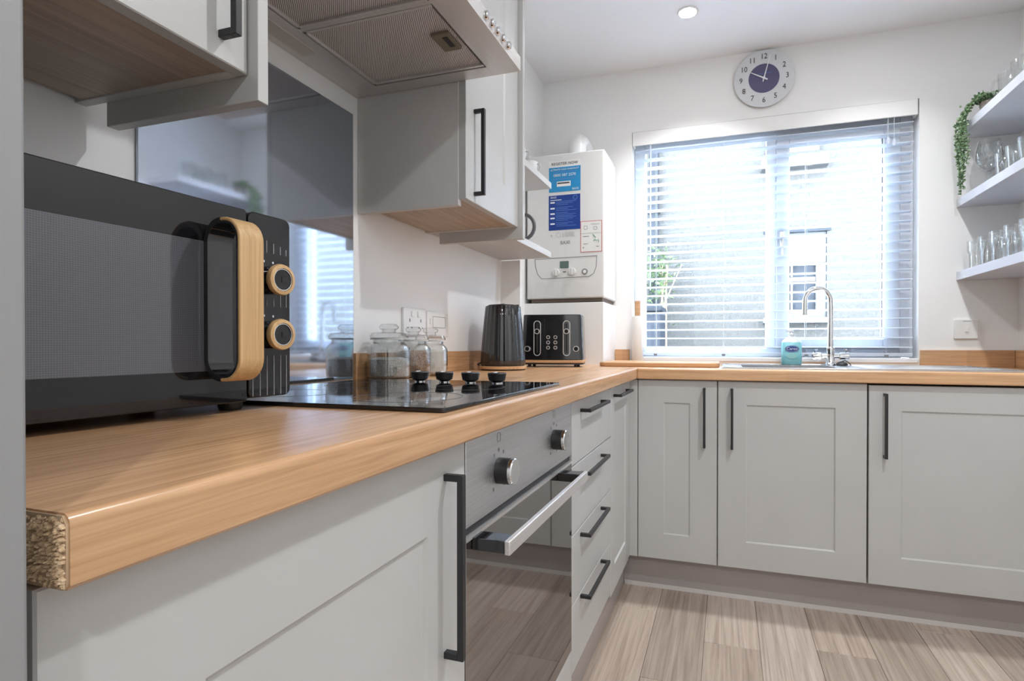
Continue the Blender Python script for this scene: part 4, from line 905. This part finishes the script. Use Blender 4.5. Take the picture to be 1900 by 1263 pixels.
soapshape([(0.1022, 0.042, 0.0225), (0.112, 0.037, 0.020), (0.122, 0.024, 0.015), (0.128, 0.013, 0.012)]).build('bottle_shoulder', 'clear_shoulder' if 'clear_shoulder' in M else plain('frosted_shoulder', (0.72, 0.80, 0.86), 0.2), t)
pm = MB().lathe([(0, 0.128), (0.013, 0.128), (0.013, 0.140), (0.005, 0.142), (0.005, 0.152), (0, 0.153)], (bxx, byy, tz), 20); pm.box(bxx - 0.022, bxx + 0.008, byy - 0.006, byy + 0.006, tz + 0.150, tz + 0.158)
pm.build('pump', M['pumpm'] if 'pumpm' in M else plain('clear_white_pump', (0.74, 0.77, 0.82), 0.25), t, bevel=0.001)
ov = [(bxx + 0.030 * math.cos(a), tz + 0.072 + 0.0155 * math.sin(a)) for a in [i * math.pi / 16 for i in range(32)]]; oi = [(bxx + 0.0265 * math.cos(a), tz + 0.072 + 0.0125 * math.sin(a)) for a in [i * math.pi / 16 for i in range(32)]]
lb = MB().prism(ov, 'y', byy - 0.0255, byy - 0.022).build('oval_label', M['navy'], t)
MB().strip([(bxx + 0.0275 * math.cos(a), tz + 0.072 + 0.0135 * math.sin(a)) for a in [i * math.pi / 16 for i in range(32)]], oi, 'y', byy - 0.0259, byy - 0.0250, closed=True).build('oval_outline', 'whiteprint', lb)
text('Carex', 0.0185, 'whiteprint', lb, (bxx, byy - 0.0258, tz + 0.0725), RX, UZ)
MB().prism([(bxx + 0.022 * math.cos(a), tz + 0.040 + 0.013 * math.sin(a)) for a in [i * math.pi / 10 for i in range(20)]], 'y', byy - 0.0248, byy - 0.022).build('lower_label', plain('pale_aqua_label', srgb(150, 205, 205), 0.4), t)
# chopping board
o = MB().prism(rrect(0.405, 0.915, 2.40, 2.70, 0.035, 6), 'z', ZT + 0.0006, ZT + 0.019).build('chopping_board', 'beech', bevel=0.004, seg=3, loc=(0.66, 2.55, ZT))
tag(o, 'wooden chopping board lying on the worktop left of the sink', 'chopping board')
# brush holder
hx_, hy_ = 0.517, 2.800
t = thing('brush_holder', 'tall slim white holder with a wooden handle standing in the window corner', 'holder', (hx_, hy_, ZT))
MB().lathe([(0, 0.0008), (0.025, 0.0008), (0.0275, 0.004), (0.0275, 0.236), (0.026, 0.240), (0.022, 0.240), (0.022, 0.20), (0, 0.20)], (hx_, hy_, ZT), 32).build('holder_body', plain('cream_ceramic', (0.74, 0.73, 0.70), 0.35), t)
MB().prism(rrect(hx_ - 0.014, hx_ + 0.014, hy_ - 0.009, hy_ + 0.009, 0.005, 3), 'z', ZT + 0.201, ZT + 0.318).build('wooden_handle', 'beech', t, bevel=0.003)

# ================================================================== CUPS, MUG, GLASSES
zs_ = 1.374 + 0.0255
t = thing('mug', 'white mug with a thick grey handle on the lower open shelf', 'mug', (0.125, 2.10, zs_))
MB().lathe([(0, 0.001), (0.036, 0.001), (0.041, 0.006), (0.042, 0.12), (0.0395, 0.122), (0.038, 0.118), (0.037, 0.01), (0, 0.008)], (0.125, 2.10, zs_), 32).build('mug_body', 'white', t)
hp = []
for i in range(13):
    a = R(90 - 180 * i / 12); hp.append((0.125 + 0.040 + 0.046 * math.cos(a) if True else 0, 2.10, zs_ + 0.078 + 0.049 * math.sin(a)))
MB().tube(hp, 0.0075, 12).build('handle', plain('charcoal_handle', (0.10, 0.10, 0.105), 0.4), t)
zu = 1.668 + 0.0255
def cup(x, y, label):
    t = thing('cup', label, 'cup', (x, y, zu), group='white cups on the upper open shelf')
    MB().lathe([(0, 0.001), (0.020, 0.001), (0.024, 0.005), (0.030, 0.052), (0.0285, 0.053), (0.022, 0.008), (0, 0.006)], (x, y, zu), 28).build('cup_body', 'white', t)
    MB().tube([(x + 0.027, y - 0.0, zu + 0.044), (x + 0.040, y - 0.0, zu + 0.042), (x + 0.043, y, zu + 0.028), (x + 0.036, y, zu + 0.016), (x + 0.0245, y, zu + 0.014)], 0.0032, 8).build('cup_handle', M['gwg'], t)
M['gwg'] = plain('grey_white_glaze', (0.52, 0.53, 0.54), 0.3)
cup(0.188, 1.985, 'small white cup nearest the wall cabinet on the upper open shelf')
cup(0.182, 2.135, 'small white cup nearer the boiler on the upper open shelf')
def tumbler(name, x, y, z, prof, label, cat, group):
    t = tag(MB().lathe(prof, (x, y, z + 0.0005), 36).build(name, 'glass', loc=(x, y, z)), label, cat, group); return t
def thin(p, t=0.0016):
    return p + [(max(0, r - t), z + (0.004 if r < 1e-6 or i < 2 else 0)) for i, (r, z) in reversed(list(enumerate(p)))]
low = thin([(0, 0), (0.0235, 0), (0.025, 0.003), (0.026, 0.060), (0.031, 0.070), (0.032, 0.074), (0.033, 0.114)])
zl = 1.283 + 0.0365
for (x, y), lb in zip(((1.930, 2.742), (1.930, 2.640), (1.930, 2.540), (1.932, 2.430), (1.934, 2.325)),
        ('stepped highball glass closest to the back wall on the lowest shelf', 'second stepped highball glass from the back wall on the lowest shelf', 'third stepped highball glass from the back wall on the lowest shelf', 'fourth stepped highball glass from the back wall on the lowest shelf', 'stepped highball glass at the near end of the lowest shelf')):
    tumbler('highball_glass', x, y, zl, low, lb, 'glass', 'highball glasses on the lowest shelf')
for y, k in ((2.69, 'closest to the back wall'), (2.585, 'second from the back wall'), (2.48, 'third from the back wall'), (2.375, 'furthest from the back wall')):
    tumbler('highball_glass', 2.02, y, zl, low, 'rear row highball glass on the lowest shelf, ' + k, 'glass', 'rear row of highball glasses')
zm = 1.598 + 0.0365
wine = [(0, 0), (0.036, 0), (0.036, 0.002), (0.008, 0.006), (0.004, 0.014), (0.0038, 0.060), (0.008, 0.070), (0.030, 0.086), (0.044, 0.108), (0.0475, 0.132), (0.044, 0.165), (0.038, 0.195)]
wine = wine + [(0.0365, 0.195), (0.0425, 0.165), (0.046, 0.132), (0.0425, 0.109), (0.029, 0.088), (0.006, 0.073), (0, 0.072)]
tumbler('wine_glass', 1.955, 2.705, zm, wine, 'large round wine glass on the middle shelf', 'glass', None)
tumbler('wine_glass', 2.055, 2.755, zm, wine, 'second wine glass set back in the corner of the middle shelf', 'glass', None)
tum = thin([(0, 0), (0.024, 0), (0.027, 0.004), (0.033, 0.092)])
for (x, y), lb in zip(((1.945, 2.54), (1.945, 2.455), (1.945, 2.365), (1.945, 2.285)), ('small tumbler nearest the wine glass on the middle shelf', 'second small tumbler from the wine glass on the middle shelf', 'third small tumbler from the wine glass on the middle shelf', 'small tumbler at the near end of the middle shelf')):
    tumbler('tumbler', x, y, zm, tum, lb, 'glass', 'tumblers on the middle shelf')
zt_ = 1.893 + 0.0365
gm = thin([(0, 0), (0.030, 0), (0.033, 0.004), (0.035, 0.05), (0.037, 0.105)])
def glass_mug(x, y, label):
    t = thing('glass_mug', label, 'glass', (x, y, zt_), group='glass mugs on the top shelf')
    MB().lathe(gm, (x, y, zt_ + 0.0005), 36).build('glass_body', 'glass', t)
    MB().tube([(x - 0.033, y, zt_ + 0.085), (x - 0.052, y, zt_ + 0.080), (x - 0.056, y, zt_ + 0.052), (x - 0.048, y, zt_ + 0.028), (x - 0.031, y, zt_ + 0.024)], 0.0042, 10).build('glass_handle', 'glass', t)
glass_mug(1.965, 2.555, 'clear glass mug nearest the trailing plant on the top shelf')
glass_mug(1.965, 2.455, 'second clear glass mug from the plant on the top shelf')
glass_mug(1.965, 2.355, 'third clear glass mug from the plant on the top shelf')
glass_mug(2.06, 2.50, 'clear glass mug in the rear row on the top shelf')

# ================================================================== TRAILING PLANT
px, py_ = 1.955, 2.690
t = thing('trailing_plant', 'trailing green succulent spilling over the end of the top shelf', 'plant', (px, py_, zt_))
MB().lathe([(0, 0.001), (0.026, 0.001), (0.030, 0.004), (0.036, 0.050), (0.036, 0.054), (0.032, 0.054), (0.031, 0.046), (0, 0.044)], (px, py_, zt_), 28).build('pot', plain('grey_taupe_pot', (0.30, 0.28, 0.25), 0.7), t)
rnd = random.Random(5); lf = MB(); stm = MB()
def leaf(c, r, d):
    d = d.normalized(); q = Vector((0, 0, 1)).rotation_difference(d).to_matrix().to_4x4(); mt = Matrix.Translation(c) @ q
    lf.add([(0, 0, 0), (r * .50, 0, r * .7), (0, r * .50, r * .7), (-r * .50, 0, r * .7), (0, -r * .50, r * .7), (r * .38, r * .38, r * 1.2), (-r * .38, r * .38, r * 1.2), (-r * .38, -r * .38, r * 1.2), (r * .38, -r * .38, r * 1.2), (0, 0, r * 1.75)],
           [(0, 1, 2), (0, 2, 3), (0, 3, 4), (0, 4, 1), (1, 5, 2), (2, 6, 3), (3, 7, 4), (4, 8, 1), (5, 9, 6), (6, 9, 7), (7, 9, 8), (8, 9, 5), (2, 5, 6), (3, 6, 7), (4, 7, 8), (1, 8, 5)], mt)
ends = [(2.620, 1.74), (2.650, 1.70), (2.675, 1.645), (2.695, 1.625), (2.715, 1.665), (2.735, 1.70), (2.755, 1.76), (2.69, 1.80), (2.66, 1.86), (2.72, 1.84), (2.64, 1.80)]
for yy, ze in ends:
    yy = 2.69 + (yy - 2.69) * 0.62
    x_out = 1.868 + rnd.uniform(-0.010, 0.008); yo = yy + 0.035
    path = [Vector((px - 0.01, py_ + (yy - py_) * 0.3, zt_ + 0.052)), Vector((px - 0.035, py_ + (yy - py_) * 0.6, zt_ + 0.078 + rnd.uniform(-.012, .012))), Vector((px - 0.065, yo * .6 + py_ * .4, zt_ + 0.055)), Vector((x_out, yo, zt_ + 0.005)), Vector((x_out + rnd.uniform(-.006, .004), yo, zt_ - 0.06))]
    z = zt_ - 0.06
    while z > ze + 0.05: z -= 0.05; path.append(Vector((x_out + rnd.uniform(-.007, .007), yo + rnd.uniform(-.007, .007), z)))
    path.append(Vector((x_out + rnd.uniform(-.004, .004), yo, ze)))
    stm.tube(path, 0.0013, 5)
    for a, b in zip(path[:-1], path[1:]):
        L = (b - a).length; nn = max(2, int(L / 0.0042))
        for i in range(nn):
            c = a + (b - a) * ((i + rnd.random()) / nn); dirv = Vector((rnd.gauss(0, 1), rnd.gauss(0, 1), rnd.gauss(0, 0.7))) - (b - a).normalized() * 0.2
            leaf(c, rnd.uniform(0.0052, 0.0085), dirv)
for i in range(220):
    leaf(Vector((px + rnd.gauss(-0.012, 0.020), py_ + rnd.gauss(0, 0.022), zt_ + 0.058 + abs(rnd.gauss(0, 0.012)))), rnd.uniform(0.006, 0.009), Vector((rnd.gauss(0, 1), rnd.gauss(0, 1), 0.8)))
lf.build('foliage', 'leaf', t, kind='stuff', flat=True)
stm.build('stem', plain('green_stem', srgb(90, 110, 70), 0.6), t)
